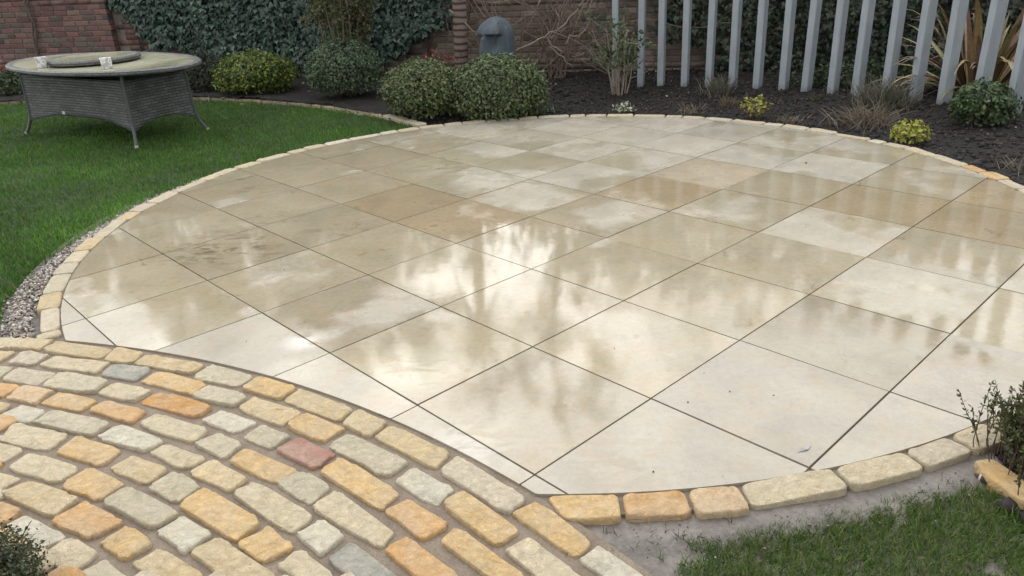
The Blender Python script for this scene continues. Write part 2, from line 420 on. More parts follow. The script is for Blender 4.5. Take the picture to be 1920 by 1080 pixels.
def area(poly): return .5 * sum(poly[i][0] * poly[(i + 1) % len(poly)][1] - poly[(i + 1) % len(poly)][0] * poly[i][1] for i in range(len(poly)))
def carve(poly, c, r):
    """keep what lies outside a circle"""
    if all(math.hypot(x - c.x, y - c.y) >= r for x, y in poly):
        return poly
    fine = []
    for i in range(len(poly)):
        p, q = poly[i], poly[(i + 1) % len(poly)]; n = max(1, int(math.hypot(q[0] - p[0], q[1] - p[1]) / .012))
        fine += [(p[0] + (q[0] - p[0]) * k / n, p[1] + (q[1] - p[1]) * k / n) for k in range(n)]
    if all(math.hypot(x - c.x, y - c.y) < r for x, y in fine): return []
    out = []
    for x, y in fine:
        d = math.hypot(x - c.x, y - c.y)
        if d < r: x, y = c.x + (x - c.x) * r / d, c.y + (y - c.y) * r / d
        if not out or math.hypot(x - out[-1][0], y - out[-1][1]) > .004: out.append((x, y))
    return out
# what each slab looks like in the photograph: (pixel of the slab, wetness 0..1, tint)
TAN, CRM, GRY, OCH, CRM_LIFT = (.41, .372, .294), (.350, .315, .252), (.350, .318, .258), (.395, .333, .242), (.425, .392, .320)  # last tint: cream lightened in the colour to offset dim light on far slabs
LOOK = [((250, 400), .78, TAN), ((180, 480), .80, TAN), ((260, 520), .66, TAN), ((330, 580), .50, TAN), ((170, 620), .25, CRM), ((430, 650), .22, CRM),
        ((430, 380), .74, TAN), ((440, 470), .82, TAN), ((560, 530), .74, TAN), ((650, 590), .62, CRM), ((700, 690), .30, CRM), ((600, 720), .35, GRY),
        ((640, 300), .80, TAN), ((590, 420), .82, TAN), ((720, 460), .80, TAN), ((830, 520), .76, TAN), ((850, 650), .76, TAN), ((870, 800), .64, GRY), ((1010, 760), .82, GRY),
        ((560, 330), .80, TAN), ((700, 380), .86, OCH), ((860, 400), .80, OCH), ((920, 480), .80, TAN), ((980, 570), .72, TAN), ((1100, 640), .82, TAN), ((1140, 830), .30, CRM),
        ((830, 270), .62, TAN), ((850, 300), .52, CRM_LIFT), ((770, 330), .72, TAN), ((980, 370), .62, TAN), ((870, 350), .60, TAN), ((1110, 400), .72, TAN), ((1060, 470), .70, TAN), ((1150, 500), .74, TAN), ((1320, 560), .80, TAN), ((1340, 760), .28, CRM), ((1500, 790), .25, CRM),
        ((920, 260), .40, CRM_LIFT), ((1060, 250), .34, CRM_LIFT), ((1000, 310), .46, CRM_LIFT), ((1110, 330), .36, CRM_LIFT), ((1230, 355), .56, OCH), ((1250, 430), .76, TAN), ((1350, 390), .60, TAN), ((1430, 490), .66, TAN), ((1470, 600), .78, GRY), ((1590, 640), .66, CRM), ((1680, 790), .20, CRM),
        ((1180, 240), .32, CRM_LIFT), ((1330, 250), .30, CRM_LIFT), ((1150, 290), .36, CRM_LIFT), ((1310, 320), .42, OCH), ((1450, 350), .66, TAN), ((1530, 430), .50, TAN), ((1620, 540), .60, TAN), ((1740, 610), .78, GRY), ((1800, 740), .42, CRM),
        ((1480, 270), .48, CRM_LIFT), ((1420, 300), .30, CRM_LIFT), ((1560, 310), .30, CRM_LIFT), ((1630, 390), .72, OCH), ((1700, 340), .74, TAN), ((1740, 460), .70, TAN), ((1830, 480), .80, TAN), ((1840, 560), .78, TAN), ((1840, 400), .84, OCH), ((1890, 600), .78, TAN)]
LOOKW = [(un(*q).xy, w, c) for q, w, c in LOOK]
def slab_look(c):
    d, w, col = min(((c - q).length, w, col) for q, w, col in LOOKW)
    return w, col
for i in range(-9, 8):
    for j in range(-7, 11):
        g2 = .0034
        q = [GO + ga * (SU * (i + a)) + gb * (SV * (j + b)) for a, b in ((0, 0), (1, 0), (1, 1), (0, 1))]
        ctr = sum(q, Vector((0, 0))) / 4
        q = [tuple(v + (ctr - v).normalized() * g2 * 1.41) for v in q]
        if area(q) < 0: q = q[::-1]
        poly = clip_convex(q, DISC)
        if len(poly) < 3: continue
        poly = carve(poly, WC, WR + .008)
        if len(poly) < 3 or abs(area(poly)) < .0012: continue
        cx = sum(p[0] for p in poly) / len(poly); cy = sum(p[1] for p in poly) / len(poly)
        n = len(poly); dz = RNG.normal() * .0006; tx, ty = RNG.normal(size=2) * .0012
        zz = lambda x, y: dz + tx * (x - cx) + ty * (y - cy)
        V = [(x - cx, y - cy, zz(x, y)) for x, y in poly] + [(x - cx, y - cy, -.02) for x, y in poly]
        F = [tuple(range(n))] + [(k, n + k, n + (k + 1) % n, (k + 1) % n) for k in range(n)]
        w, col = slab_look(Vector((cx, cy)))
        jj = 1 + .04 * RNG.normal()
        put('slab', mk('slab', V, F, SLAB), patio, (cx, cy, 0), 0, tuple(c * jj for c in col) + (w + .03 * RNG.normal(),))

# ------------------------------------------------------------------ tumbled stones
STONE = dict(tan=(219, 197, 156), yel=(224, 191, 139), org=(222, 178, 124), pnk=(221, 192, 154), cre=(222, 207, 175), gry=(208, 198, 172), wht=(226, 219, 198), blu=(165, 165, 156), red=(180, 128, 114), pkw=(218, 204, 180), dor=(216, 166, 104))
def stone_col(k, j=.04):
    c = srgb(*STONE[k], k=.80); c = tuple(max(.03, v * 1.10 - .10 * sum(c) / 3) for v in c); f = 1 + j * RNG.normal(); return tuple(min(.85, v * f) for v in c)
def stone_mesh(quad, mat, zt=.004, zb=-.035, n=28, power=5.0, rough=.006, dome=.006):
    """quad = four corners on the ground, returned around its own centre"""
    q = [Vector(p[:2]) for p in quad]; c = sum(q, Vector((0, 0))) / 4
    sgn = lambda v: -1 if v < 0 else 1
    seed = Vector((RNG.random() * 50, RNG.random() * 50, RNG.random() * 50))
    out = []
    for k in range(n):
        a = 2 * math.pi * (k + .5) / n
        pw = power + 1.5 * mnoise.noise(seed + Vector((math.cos(a), math.sin(a), 4)))
        u = sgn(math.cos(a)) * abs(math.cos(a)) ** (2 / pw); v = sgn(math.sin(a)) * abs(math.sin(a)) ** (2 / pw)
        u, v = (u + 1) / 2, (v + 1) / 2
        p = q[0] * (1 - u) * (1 - v) + q[1] * u * (1 - v) + q[2] * u * v + q[3] * (1 - u) * v
        d = p - c; p = c + d * (1 + rough / max(.03, d.length) * (mnoise.noise(seed + Vector((p.x * 38, p.y * 38, 0))) + .5 * mnoise.noise(seed + Vector((p.x * 90, p.y * 90, 0)))))
        out.append(p - c)
    rings = [(1.0, zb, 0), (1.005, zt - .009, .2), (.985, zt - .003, .5), (.955, zt - .0006, .8), (.915, zt + .0004, 1), (.82, zt + dome * .4, 1), (.6, zt + dome * .8, 1), (.3, zt + dome, 1)]
    sd_ = Vector((seed.z, seed.x, 0)); tilt = RNG.normal(size=2) * .02
    V = []; F = []
    for s, z, nz in rings:
        for p in out:
            # shrink by a fixed width near the rim so that long stones keep their rounded edge
            e = p * s if s >= 1 or s < .7 else p * (1 - (1 - s) * .07 / max(.04, p.length))
            h = z + nz * (.0048 * mnoise.noise(sd_ + Vector((e.x * 26, e.y * 26, 1))) + .003 * mnoise.noise(sd_ + Vector((e.x * 70, e.y * 70, 5))) + tilt[0] * e.x + tilt[1] * e.y)
            V.append((e.x, e.y, h))
    m = len(rings)
    for i in range(m - 1):
        for k in range(n):
            k2 = (k + 1) % n; F.append((i * n + k, i * n + k2, (i + 1) * n + k2, (i + 1) * n + k))
    V.append((0, 0, zt + dome)); F += [((m - 1) * n + k, (m - 1) * n + (k + 1) % n, len(V) - 1) for k in range(n)]
    a = sum(out[k].x * out[(k + 1) % n].y - out[(k + 1) % n].x * out[k].y for k in range(n))
    if a < 0: F = [f[::-1] for f in F]
    return mk('stone', V, F, mat, smooth=True), c

# patio edge: one course of stones round the circle
JP = [(1166.7, 952), (1294, 941), (1397, 930), (1582, 900), (1717, 862), (1811, 836),
      (100, 620), (97, 578), (110, 548), (123, 513), (137, 493), (157, 470), (187, 444), (223, 413), (247, 397), (283, 380), (323, 360), (370, 337), (403, 328), (443, 316), (487, 303), (540, 287), (570, 279), (605, 270), (653, 261), (710, 250), (743, 244), (782, 238), (830, 232),
      (1008, 218), (1068, 215.3), (1098.6, 215), (1139, 214), (1190, 214), (1251, 215.3), (1283, 216.7), (1325, 219.4), (1377, 223.5), (1438, 230), (1475, 233), (1517, 241), (1572, 248), (1632, 262), (1665, 267), (1708, 277), (1753, 290), (1813, 310), (1845, 322), (1883, 337)]
ang = sorted(math.atan2(un(*q).y - PC.y, un(*q).x - PC.x) % (2 * math.pi) for q in JP)
def path_angle():
    lo = [a for a in np.linspace(0, 2 * math.pi, 4000) if in_path(PC.x + 2.88 * math.cos(a), PC.y + 2.88 * math.sin(a), .012)]
    return min(lo), max(lo)
pa0, pa1 = path_angle()
ang = [a for a in ang if a < pa0 - .02 or a > pa1 + .02] + [pa0, pa1]
ang.sort(); full = []
for a, b in zip(ang, ang[1:] + [ang[0] + 2 * math.pi]):
    full.append(a)
    if abs(a - pa0) < 1e-6: continue
    L = (b - a) * 2.88
    if L > .36:
        n = max(2, round(L / .2)); full += [a + (b - a) * (k + .25 * RNG.uniform(-1, 1)) / n for k in range(1, n)]
full.sort()
for a, b in zip(full, full[1:] + [full[0] + 2 * math.pi]):
    if abs(a - pa0) < 1e-6: continue
    if (b - a) * 2.88 < .03: continue
    gsp = .006 / 2.88; r0, r1 = 2.828, 2.928 + .008 * RNG.normal()
    P = lambda r, t: (PC.x + r * math.cos(t), PC.y + r * math.sin(t))
    quad = [P(r0, a + gsp), P(r1, a + gsp), P(r1, b - gsp), P(r0, b - gsp)]
    if abs(a - pa1) < 1e-6:      # the first stone is cut to the line of the path
        quad[0] = P(r0, a - .012); quad[1] = P(r1, a + .006)
    mid = (a + b) / 2 % (2 * math.pi)
    far = math.sin(mid) > .1
    kind = RNG.choice(['pkw', 'wht', 'pkw', 'cre', 'pkw'] if far else ['cre', 'tan', 'pkw', 'gry'])
    x_, y_ = px((P(2.88, mid) + (0,)))
    for bx, k in (((1050, 1160), 'yel'), ((1170, 1290), 'org'), ((1296, 1396), 'pnk'), ((1398, 1580), 'cre'), ((1583, 1715), 'cre'), ((1718, 1810), 'pkw'), ((1811, 1900), 'cre')):
        if y_ > 760 and bx[0] < x_ < bx[1]: kind = k
    if y_ < 340 and x_ > 1812 and x_ < 1845: kind = 'org'
    if 1845 < x_ < 1885 and y_ < 345: kind = 'yel'
    me, c = stone_mesh(quad, COBBLE, .003, -.05, 20 if far else 28, 6.5, .004, .003)
    put('edge_stone', me, patio, (c.x, c.y, 0), 0, stone_col(kind))

# ringed path of tumbled stones, as traced
path = put('cobbled_path', None); tag(path, kind='structure')
pm = ring_sheet('mortar_bed', WC, 1.8, WR + .009, R_(-25), R_(120), -.0085, MORTAR, 140, 24); pm.parent = path
Z = {1: (0, 620, 4.8), 2: (0, 840, 4.5), 3: (380, 660, 4.8), 4: (380, 855, 4.8), 5: (700, 780, 3.6)}
C = [
 (1, 'cre', -110, 60, 200, 70, 70, 160, -200, 150), (1, 'tan', 225, 78, 480, 90, 340, 178, 108, 155), (1, 'tan', 515, 97, 1030, 155, 890, 242, 385, 182), (1, 'tan', 1050, 165, 1305, 195, 1190, 287, 930, 262), (1, 'tan', 1320, 207, 1830, 305, 1700, 392, 1203, 292),
 (3, 'gry', 60, 112, 455, 210, 310, 312, -80, 235), (3, 'yel', 500, 225, 830, 320, 705, 420, 368, 325), (3, 'tan', 880, 338, 1370, 510, 1225, 625, 740, 435), (3, 'tan', 1405, 535, 1660, 640, 1505, 755, 1250, 640),
 (5, 'tan', 125, 60, 515, 245, 410, 355, 5, 145), (5, 'pkw', 580, 280, 1035, 540, 900, 655, 445, 375), (5, 'yel', 1090, 585, 1480, 850, 1350, 940, 940, 665), (5, 'wht', 1520, 885, 1860, 1090, 1750, 1180, 1375, 985),
 (1, 'tan', -100, 175, 140, 195, -20, 285, -220, 255), (1, 'pkw', 215, 190, 435, 215, 290, 310, 65, 285), (1, 'cre', 515, 225, 985, 292, 850, 385, 345, 310), (1, 'blu', 1045, 295, 1350, 345, 1215, 455, 895, 395), (1, 'yel', 1420, 362, 1870, 480, 1740, 580, 1260, 455),
 (3, 'gry', 75, 305, 400, 390, 270, 490, -105, 405), (3, 'tan', 460, 408, 885, 540, 690, 668, 312, 505), (3, 'yel', 950, 562, 1275, 690, 1065, 815, 755, 675), (3, 'gry', 1310, 735, 1836, 989, 1649, 1128, 1130, 850),
 (5, 'wht', 270, 335, 540, 480, 395, 590, 130, 435), (5, 'yel', 590, 512, 985, 770, 820, 880, 450, 605), (5, 'cre', 1045, 822, 1420, 1080, 1270, 1180, 885, 905),
 (1, 'gry', -60, 310, 105, 330, -20, 430, -200, 400), (1, 'pkw', 170, 330, 495, 380, 345, 472, 5, 440), (1, 'gry', 545, 380, 970, 465, 825, 562, 390, 495), (1, 'cre', 1055, 458, 1370, 530, 1210, 645, 885, 550), (1, 'dor', 1430, 540, 1920, 675, 1750, 790, 1265, 645),
 (3, 'wht', 180, 522, 470, 625, 265, 728, -5, 610), (3, 'gry', 540, 645, 780, 750, 595, 880, 365, 765), (3, 'red', 870, 768, 1195, 905, 1005, 1055, 655, 895), (4, 'yel', 1270, 30, 1770, 325, 1600, 480, 1050, 145),
 (5, 'org', 225, 562, 515, 725, 335, 830, 92, 645), (5, 'yel', 570, 768, 1050, 1100, 880, 1160, 425, 860),
 (1, 'org', -80, 475, 185, 490, 10, 600, -220, 580), (1, 'pnk', 215, 490, 470, 535, 310, 655, 48, 605), (1, 'yel', 540, 550, 885, 618, 705, 722, 358, 650), (1, 'org', 950, 628, 1310, 730, 1170, 835, 785, 715), (1, 'cre', 1420, 735, 1895, 895, 1730, 1010, 1230, 850),
 (3, 'gry', 150, 725, 370, 830, 175, 965, -50, 815), (4, 'yel', 400, -65, 850, 115, 640, 240, 230, 35), (4, 'gry', 885, 130, 1145, 270, 935, 435, 680, 245), (4, 'cre', 1215, 305, 1725, 690, 1560, 810, 970, 460), (5, 'org', 220, 802, 600, 1090, 430, 1160, 58, 915),
 (1, 'tan', -50, 640, 110, 655, -10, 740, -150, 720), (1, 'wht', 205, 662, 425, 715, 250, 825, -5, 765), (1, 'gry', 490, 715, 1000, 825, 825, 942, 285, 825), (1, 'wht', 1075, 845, 1485, 990, 1310, 1085, 865, 970), (2, 'cre', 1420, -25, 1745, 75, 1565, 185, 1275, 45),
 (4, 'tan', 70, 38, 430, 190, 205, 335, -125, 150), (4, 'cre', 470, 225, 985, 540, 765, 690, 260, 350), (4, 'wht', 1075, 575, 1255, 720, 1080, 900, 832, 720), (4, 'blu', 1350, 782, 1850, 1130, 1600, 1230, 1112, 940),
 (1, 'cre', 130, 838, 625, 935, 420, 1075, -20, 990), (2, 'yel', 656, -95, 1045, 20, 825, 150, 470, 30), (2, 'tan', 1130, 50, 1405, 180, 1220, 305, 920, 165), (2, 'gry', 1470, 205, 1675, 330, 1460, 465, 1245, 335), (4, 'yel', 32, 296, 525, 610, 300, 760, -219, 445), (4, 'yel', 600, 650, 815, 805, 550, 950, 358, 800), (4, 'cre', 885, 850, 1200, 1080, 1000, 1200, 632, 1000),
 (2, 'cre', -80, -60, 170, 20, 0, 125, -250, 40), (2, 'cre', 265, 35, 660, 165, 470, 305, 55, 160), (2, 'yel', 760, 172, 1040, 295, 825, 440, 510, 310), (2, 'gry', 1100, 330, 1505, 550, 1250, 690, 885, 455), (2, 'wht', 1540, 565, 1785, 725, 1570, 885, 1308, 715), (4, 'tan', 130, 740, 640, 1080, 450, 1220, -128, 893),
 (2, 'cre', -40, 195, 165, 245, 0, 360, -200, 320), (2, 'tan', 260, 285, 650, 425, 440, 572, 8, 395), (2, 'org', 720, 458, 1015, 610, 765, 770, 465, 600), (2, 'yel', 1090, 650, 1285, 800, 1045, 955, 835, 805), (2, 'tan', 1370, 840, 1720, 1080, 1500, 1180, 1095, 990),
 (2, 'org', -30, 465, 195, 540, 20, 645, -150, 600), (2, 'wht', 230, 568, 540, 735, 310, 875, 45, 670), (2, 'cre', 600, 755, 830, 875, 540, 1075, 360, 890), (2, 'gry', 870, 935, 1090, 1090, 850, 1200, 620, 1080)]
TINTFIX = {'blu': None}
taken = []
for z, k, *q in C:
    ox, oy, s = Z[z]
    quad = [un(ox + q[2 * i] / s, oy + q[2 * i + 1] / s).xy for i in range(4)]
    # corners pulled towards even polar spans so that rings read as rings
    pol = [((p - WC).length, math.atan2(p.y - WC.y, p.x - WC.x)) for p in quad]
    ro = (pol[0][0] + pol[1][0]) / 2; ri = (pol[2][0] + pol[3][0]) / 2
    pol = [(pol[i][0] * .5 + (ro, ro, ri, ri)[i] * .5, pol[i][1]) for i in range(4)]
    quad = [WC + Vector((r * math.cos(a), r * math.sin(a))) for r, a in pol]
    c4 = sum(quad, Vector((0, 0))) / 4; quad = [c4 + (p - c4) + (p - c4).normalized() * .0065 for p in quad]
    quad = [p + Vector(RNG.normal(size=2)) * .0035 for p in quad]
    me, c = stone_mesh(quad, COBBLE, .004 + .002 * RNG.normal(), -.035, 44, 7.0, .011, .003)
    col = stone_col(k, .03)
    put('cobble', me, path, (c.x, c.y, 0), 0, col)
    taken.append(((ro + ri) / 2, min(p[1] for p in pol), max(p[1] for p in pol)))
# the same rings go on beyond the traced stones
rings = [[4.222], [4.105], [3.99], [3.88], [3.775], [3.665], [3.555], [3.445], [3.335], [3.225], [3.115], [3.0], [2.89]]
for ri, (rm,) in enumerate(rings):
    occ = [(a, b) for r, a, b in taken if abs(r - rm) < .05]
    lo = min([a for a, b in occ], default=R_(42)); hi = max([b for a, b in occ], default=R_(38))
    def run(a, sgn, end):
        while (a - end) * sgn < 0:
            L = RNG.uniform(.10, .24) / rm; b = a + sgn * L; g_ = sgn * .009 / rm
            quad = [WC + Vector((r * math.cos(t), r * math.sin(t))) for r, t in ((rm + .047, b - g_ * 0), (rm + .047, a + g_), (rm - .045, a + g_), (rm - .045, b))]
            me, c = stone_mesh(quad, COBBLE, .004, -.035, 20, 5, .006, .006)
            put('cobble', me, path, (c.x, c.y, 0), 0, stone_col(RNG.choice(['tan', 'yel', 'cre', 'gry', 'wht', 'org', 'pkw'])))
            a = b + g_
    run(lo, -1, lo - .10); run(hi, 1, max(hi + .05, R_(88) - .012 * ri))

# edging stones between the lawn and the bed
edging = put('bed_edging', None); tag(edging, kind='structure')
pts = []
for a, b in zip(BED, BED[1:]):
    n = max(1, int((b - a).length / .02)); pts += [a + (b - a) * k / n for k in range(n)]
acc = 0; start = pts[0]; L = .2
for p, q in zip(pts, pts[1:]):
    acc += (q - p).length
    if acc > L:
        d = (q - start).normalized(); nrm = Vector((-d.y, d.x)); s = start + d * .004; e = q - d * .004
        me, c = stone_mesh([s - nrm * .05, e - nrm * .05, e + nrm * .05, s + nrm * .05], COBBLE, .006, -.06, 16, 7, .004, .003)
        put('edge_stone', me, edging, (c.x, c.y, 0), 0, stone_col(RNG.choice(['pkw', 'gry', 'cre', 'pkw'])))
        start = q; acc = 0; L = RNG.uniform(.14, .24)
redge = put('lawn_edging', None); tag(redge, kind='structure')
A = [un(1824, 866), un(1856, 856), un(1935, 912), un(1925, 950)]
for k in range(3):
    d = (un(1925, 950).xy - un(1824, 866).xy); off = d * 0
    base = [v.xy for v in A]
    dd = (base[3] - base[0]) * 1.06
    quad = [p + dd * k for p in base]
    me, c = stone_mesh(quad, COBBLE, .002, -.05, 28, 6, .009, .004)
    put('edge_stone', me, redge, (c.x, c.y, 0), 0, stone_col('yel' if k == 0 else 'cre'))

# ================================================================== brick wall
WD = Vector((1, -.25)).normalized(); WN = Vector((WD.y, -WD.x)) if WD.y * 1 > 0 else Vector((-abs(WD.y), -WD.x))
WN = Vector((-.25, -1)).normalized()                # face towards the garden
W0 = Vector((1.7, 10.1)); WANG = math.atan2(WD.y, WD.x)
def wall_pt(s, z, out=0.0):
    p = W0 + WD * s + WN * out; return Vector((p.x, p.y, z))
def wall_hit(x, y, out=0.0):
    d = ray(x, y); o = W0 + WN * out; t = (o.dot(WN)) / (d.xy.dot(WN)); p = Vector((0, 0, CAM_H)) + d * t
    return (p.xy - W0).dot(WD), p.z
S0, S1, WH = -11.0, 8.0, 2.05
S_PIER = wall_hit(209, 60, .11)[0]; S_PIER2 = wall_hit(1079, 70, .0)[0]
wallo = empty('brick_wall', wall_pt(0, 0)); wallo.rotation_euler = (0, 0, WANG)
tag(wallo, 'old red brown brick garden wall running along the back of the garden', 'wall')
# local frame: x along the wall, -y towards the garden
parts = [box((S0 + S1) / 2, .11, WH / 2 - .1, S1 - S0, .208, WH + .2), box((S0 + S_PIER) / 2 - .006, -.055, WH / 2 - .1, S_PIER - S0 - .012, .098, WH + .2)]
v, f = join(parts); put('mortar_core', mk('mortar_core', v, f, WALLM), wallo)
def brick_mesh(L, seed):
    r = np.random.default_rng(seed); v = []
    b = .006
    for sx, ins in ((-1, b), (-1, 0), (1, 0), (1, b)): pass
    bm = bmesh.new(); bmesh.ops.create_cube(bm, size=1)
    for vv in bm.verts: vv.co = Vector((vv.co.x * L, vv.co.y * .1, vv.co.z * .063))
    bmesh.ops.bevel(bm, geom=list(bm.edges), offset=.006, segments=1, affect='EDGES')
    for vv in bm.verts: vv.co += Vector(r.normal(size=3) * .0012)
    me = bpy.data.meshes.new('brick'); bm.to_mesh(me); bm.free(); me.materials.append(BRICKO); return me
STR = [brick_mesh(.213, i) for i in range(4)]; HDR = [brick_mesh(.101, 10 + i) for i in range(3)]
BR = [(.150, .070, .060), (.165, .078, .065), (.125, .062, .055), (.10, .075, .065), (.18, .10, .085), (.055, .050, .052), (.14, .085, .07), (.12, .09, .07)]
cand = []
zc = -.02; row = 0
while zc < WH - .05:
    s = S0 + (row % 2) * .11 + RNG.uniform(-.02, .02); k = row % 3
    while s < S1:
        hdr = (k % 3 == 2) and row % 2 == 0 or RNG.random() < .06
        L = .115 if hdr else .227
        mid = s + L / 2 - .005
        onp = mid < S_PIER - .05
        out = .11 if onp else 0.0
        if not (S_PIER - .05 <= mid < S_PIER + .06):
            cand.append((mid, zc + .0365, out, hdr))
        s += L; k += 1
    if True:
        cand.append((S_PIER - (.106 if row % 2 else .05), zc + .0365, .11, row % 2 == 0))
    zc += .0735; row += 1
sel = []; rest = []
for b in cand:
    x, y = px(wall_pt(b[0], b[1], b[2]))
    vis = -12 < x < 1932 and -8 < y < 190 and ((x < 225 and y < 128) or (225 <= x < 330 and y > 40 and y < 112) or (790 < x < 1345))
    (sel if vis else rest).append((b, x, y))
sel.sort(key=lambda e: (e[1] > 225 and e[1] < 700, abs(e[2] - 60)))
rest += sel[300:]; sel = sel[:300]
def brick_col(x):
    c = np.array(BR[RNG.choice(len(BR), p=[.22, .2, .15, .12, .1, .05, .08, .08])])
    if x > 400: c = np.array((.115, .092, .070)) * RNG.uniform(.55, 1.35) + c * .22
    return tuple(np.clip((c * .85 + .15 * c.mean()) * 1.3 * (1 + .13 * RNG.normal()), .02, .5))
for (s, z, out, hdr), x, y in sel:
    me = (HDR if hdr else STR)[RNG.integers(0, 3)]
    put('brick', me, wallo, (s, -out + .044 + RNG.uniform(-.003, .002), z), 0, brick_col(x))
bv = []; bf = []; bc = []
tb, tbf = box(0, 0, 0, 1, 1, 1); tb = np.array(tb); tbf = np.array(tbf)
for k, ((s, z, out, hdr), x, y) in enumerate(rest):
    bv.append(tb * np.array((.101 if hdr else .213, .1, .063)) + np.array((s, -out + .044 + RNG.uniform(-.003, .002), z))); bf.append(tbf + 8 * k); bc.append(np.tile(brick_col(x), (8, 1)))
o = put('brickwork', mk('brickwork', np.concatenate(bv), np.concatenate(bf), BRICKA, np.concatenate(bc)), wallo); o['kind'] = 'stuff'
n = int((S1 - S0) / .23)
v, f = join([box(S0 + .115 + i * .23, .09, WH + .035, .222, .27, .07) for i in range(n)]); put('coping', mk('coping', v, f, BRICKA, np.tile((.13, .085, .07), (len(v), 1))), wallo)

# ================================================================== plants
def twigs(rng, start, d, L, r, depth, n_child=3, bend=.35, spread=.7, up=.15, seg=6, shrink=.62):
    out = []
    pts = [Vector(start)]; d = Vector(d).normalized(); rad = [r]
    for i in range(seg):
        d = (d + Vector(rng.normal(size=3)) * bend / seg ** .5 + Vector((0, 0, up / seg))).normalized()
        pts.append(pts[-1] + d * (L / seg)); rad.append(r * (1 - .6 * (i + 1) / seg))
    out.append((pts, rad))
    if depth > 0:
        for k in range(n_child):
            i = int(rng.integers(max(1, seg // 3), seg + 1)); t = (pts[i] - pts[i - 1]).normalized()
            nd_ = (t + Vector(rng.normal(size=3)) * spread).normalized()
            out += twigs(rng, pts[i], nd_, L * shrink * rng.uniform(.7, 1.2), rad[i] * .75, depth - 1, n_child, bend, spread, up, max(3, seg - 1), shrink)
    return out
def blob_points(n, radii, lump=.22, freq=2.4, shell=(.62, 1.0), seed=0, zcut=-.75):
    """points in the outer shell of an uneven rounded volume, with outward normals"""
    P = []; N = []; sv = Vector((seed * 3.7, seed * 1.3, seed * .7))
    while len(P) < n:
        d = RNG.normal(size=(n, 3)); d /= np.linalg.norm(d, axis=1, keepdims=True)
        for q in d:
            if q[2] < zcut: continue
            k = 1 + lump * mnoise.noise(Vector(q * freq) + sv) + lump * .6 * mnoise.noise(Vector(q * freq * 2.7) + sv)
            s = shell[0] + (shell[1] - shell[0]) * RNG.random() ** .6
            if RNG.random() < .05: s *= RNG.uniform(1.03, 1.16)
            P.append(q * k * s * np.array(radii)); N.append(q)
            if len(P) >= n: break
    return np.array(P), np.array(N)
BARKG = m_bark('grey_bark', (.13, .105, .082)); BARKB = m_bark('brown_bark', (.085, .055, .042)); TWIGP = m_bark('pale_twig', (.30, .25, .20))
STEMG = m_bark('green_stem', (.16, .15, .085))
def shrub(name, label, cat, base, radii, n, size, palette, group=None, lump=.2, freq=2.4, zc=None, w=None, seed=0, up=.4, kind='oval', stem=BARKB, shell=(.55, 1.0), nst=9, mat=None, aspect=1.0, zcut=-.75):
    base = Vector(base); o = empty(name, base); tag(o, label, cat, group)
    zc = radii[2] * .8 if zc is None else zc
    P, N = blob_points(n, radii, lump, freq, shell, seed, zcut); P[:, 2] += zc
    keep = P[:, 2] > .0; P, N = P[keep], N[keep]
    Nn = N * .9 + RNG.normal(size=N.shape) * .55 + np.array((0, 0, up))
    T = N * .6 + RNG.normal(size=N.shape) * .8 + np.array((0, 0, .3))
    v, f, c = scatter(P, Nn, size * RNG.uniform(.65, 1.25, len(P)), cols(len(P), palette, .16, w), kind, T, aspect)
    put('foliage', mk('foliage', v, f, mat or LEAFM, c), o)['kind'] = 'stuff'
    rng = np.random.default_rng(seed + 100); st = []
    for k in range(nst):
        a = rng.uniform(0, 6.28); st += twigs(rng, (.05 * math.cos(a), .05 * math.sin(a), -.02), (.8 * math.cos(a) * radii[0], .8 * math.sin(a) * radii[1], radii[2] * 1.3), radii[2] * 1.35, .008, 1, 3, .4, .6)
    v, f = tubes(st, 4); put('stem', mk('stem', v, f, stem, smooth=True), o)['kind'] = 'stuff'
    return o

G_DK = [(.022, .045, .016), (.035, .065, .022), (.05, .085, .03), (.075, .115, .045), (.03, .055, .024)]
G_OLV = [tuple(v * 1.35 for v in c) for c in [(.05, .075, .028), (.075, .105, .040), (.10, .135, .055), (.04, .06, .025), (.13, .15, .075)]]
G_GLD = [(.17, .23, .03), (.21, .27, .04), (.12, .18, .03), (.09, .14, .03), (.26, .29, .06)]
G_GRY = [tuple(v * 1.3 for v in c) for c in [(.055, .085, .045), (.08, .115, .062), (.10, .14, .08), (.04, .065, .035), (.13, .155, .09)]]

# the two clipped bushes that touch, in front of the stone head
b = un(932, 226); shrub('clipped_bush', 'large rounded clipped green bush overhanging the far patio edge before the stone head', 'bush', (b.x + .02, b.y + .30, -.02), (.50, .40, .36), 11000, .037, G_OLV, 'rounded bushes in the bed', .15, 2.6, .25, seed=3)
b = un(790, 228); shrub('clipped_bush', 'rounded yellow topped bush left of the largest one by the patio', 'bush', (b.x + .02, b.y + .34, -.02), (.43, .40, .30), 9000, .037, G_OLV + [(.16, .17, .05)], 'rounded bushes in the bed', .14, 2.2, .27, seed=5)
b = un(640, 197); shrub('clipped_bush', 'grey green rounded bush with a bare underside at the lawn edging', 'bush', (b.x, b.y + .42, -.02), (.44, .40, .33), 9000, .037, G_GRY, 'rounded bushes in the bed', .13, 2.2, .36, seed=8)
b = un(470, 184); shrub('golden_shrub', 'low golden green shrub behind the lawn edging beside the table', 'shrub', (b.x - .02, b.y + .38, -.02), (.50, .40, .26), 6000, .045, G_GLD + G_DK[1:3], None, .28, 2.6, .26, seed=11)

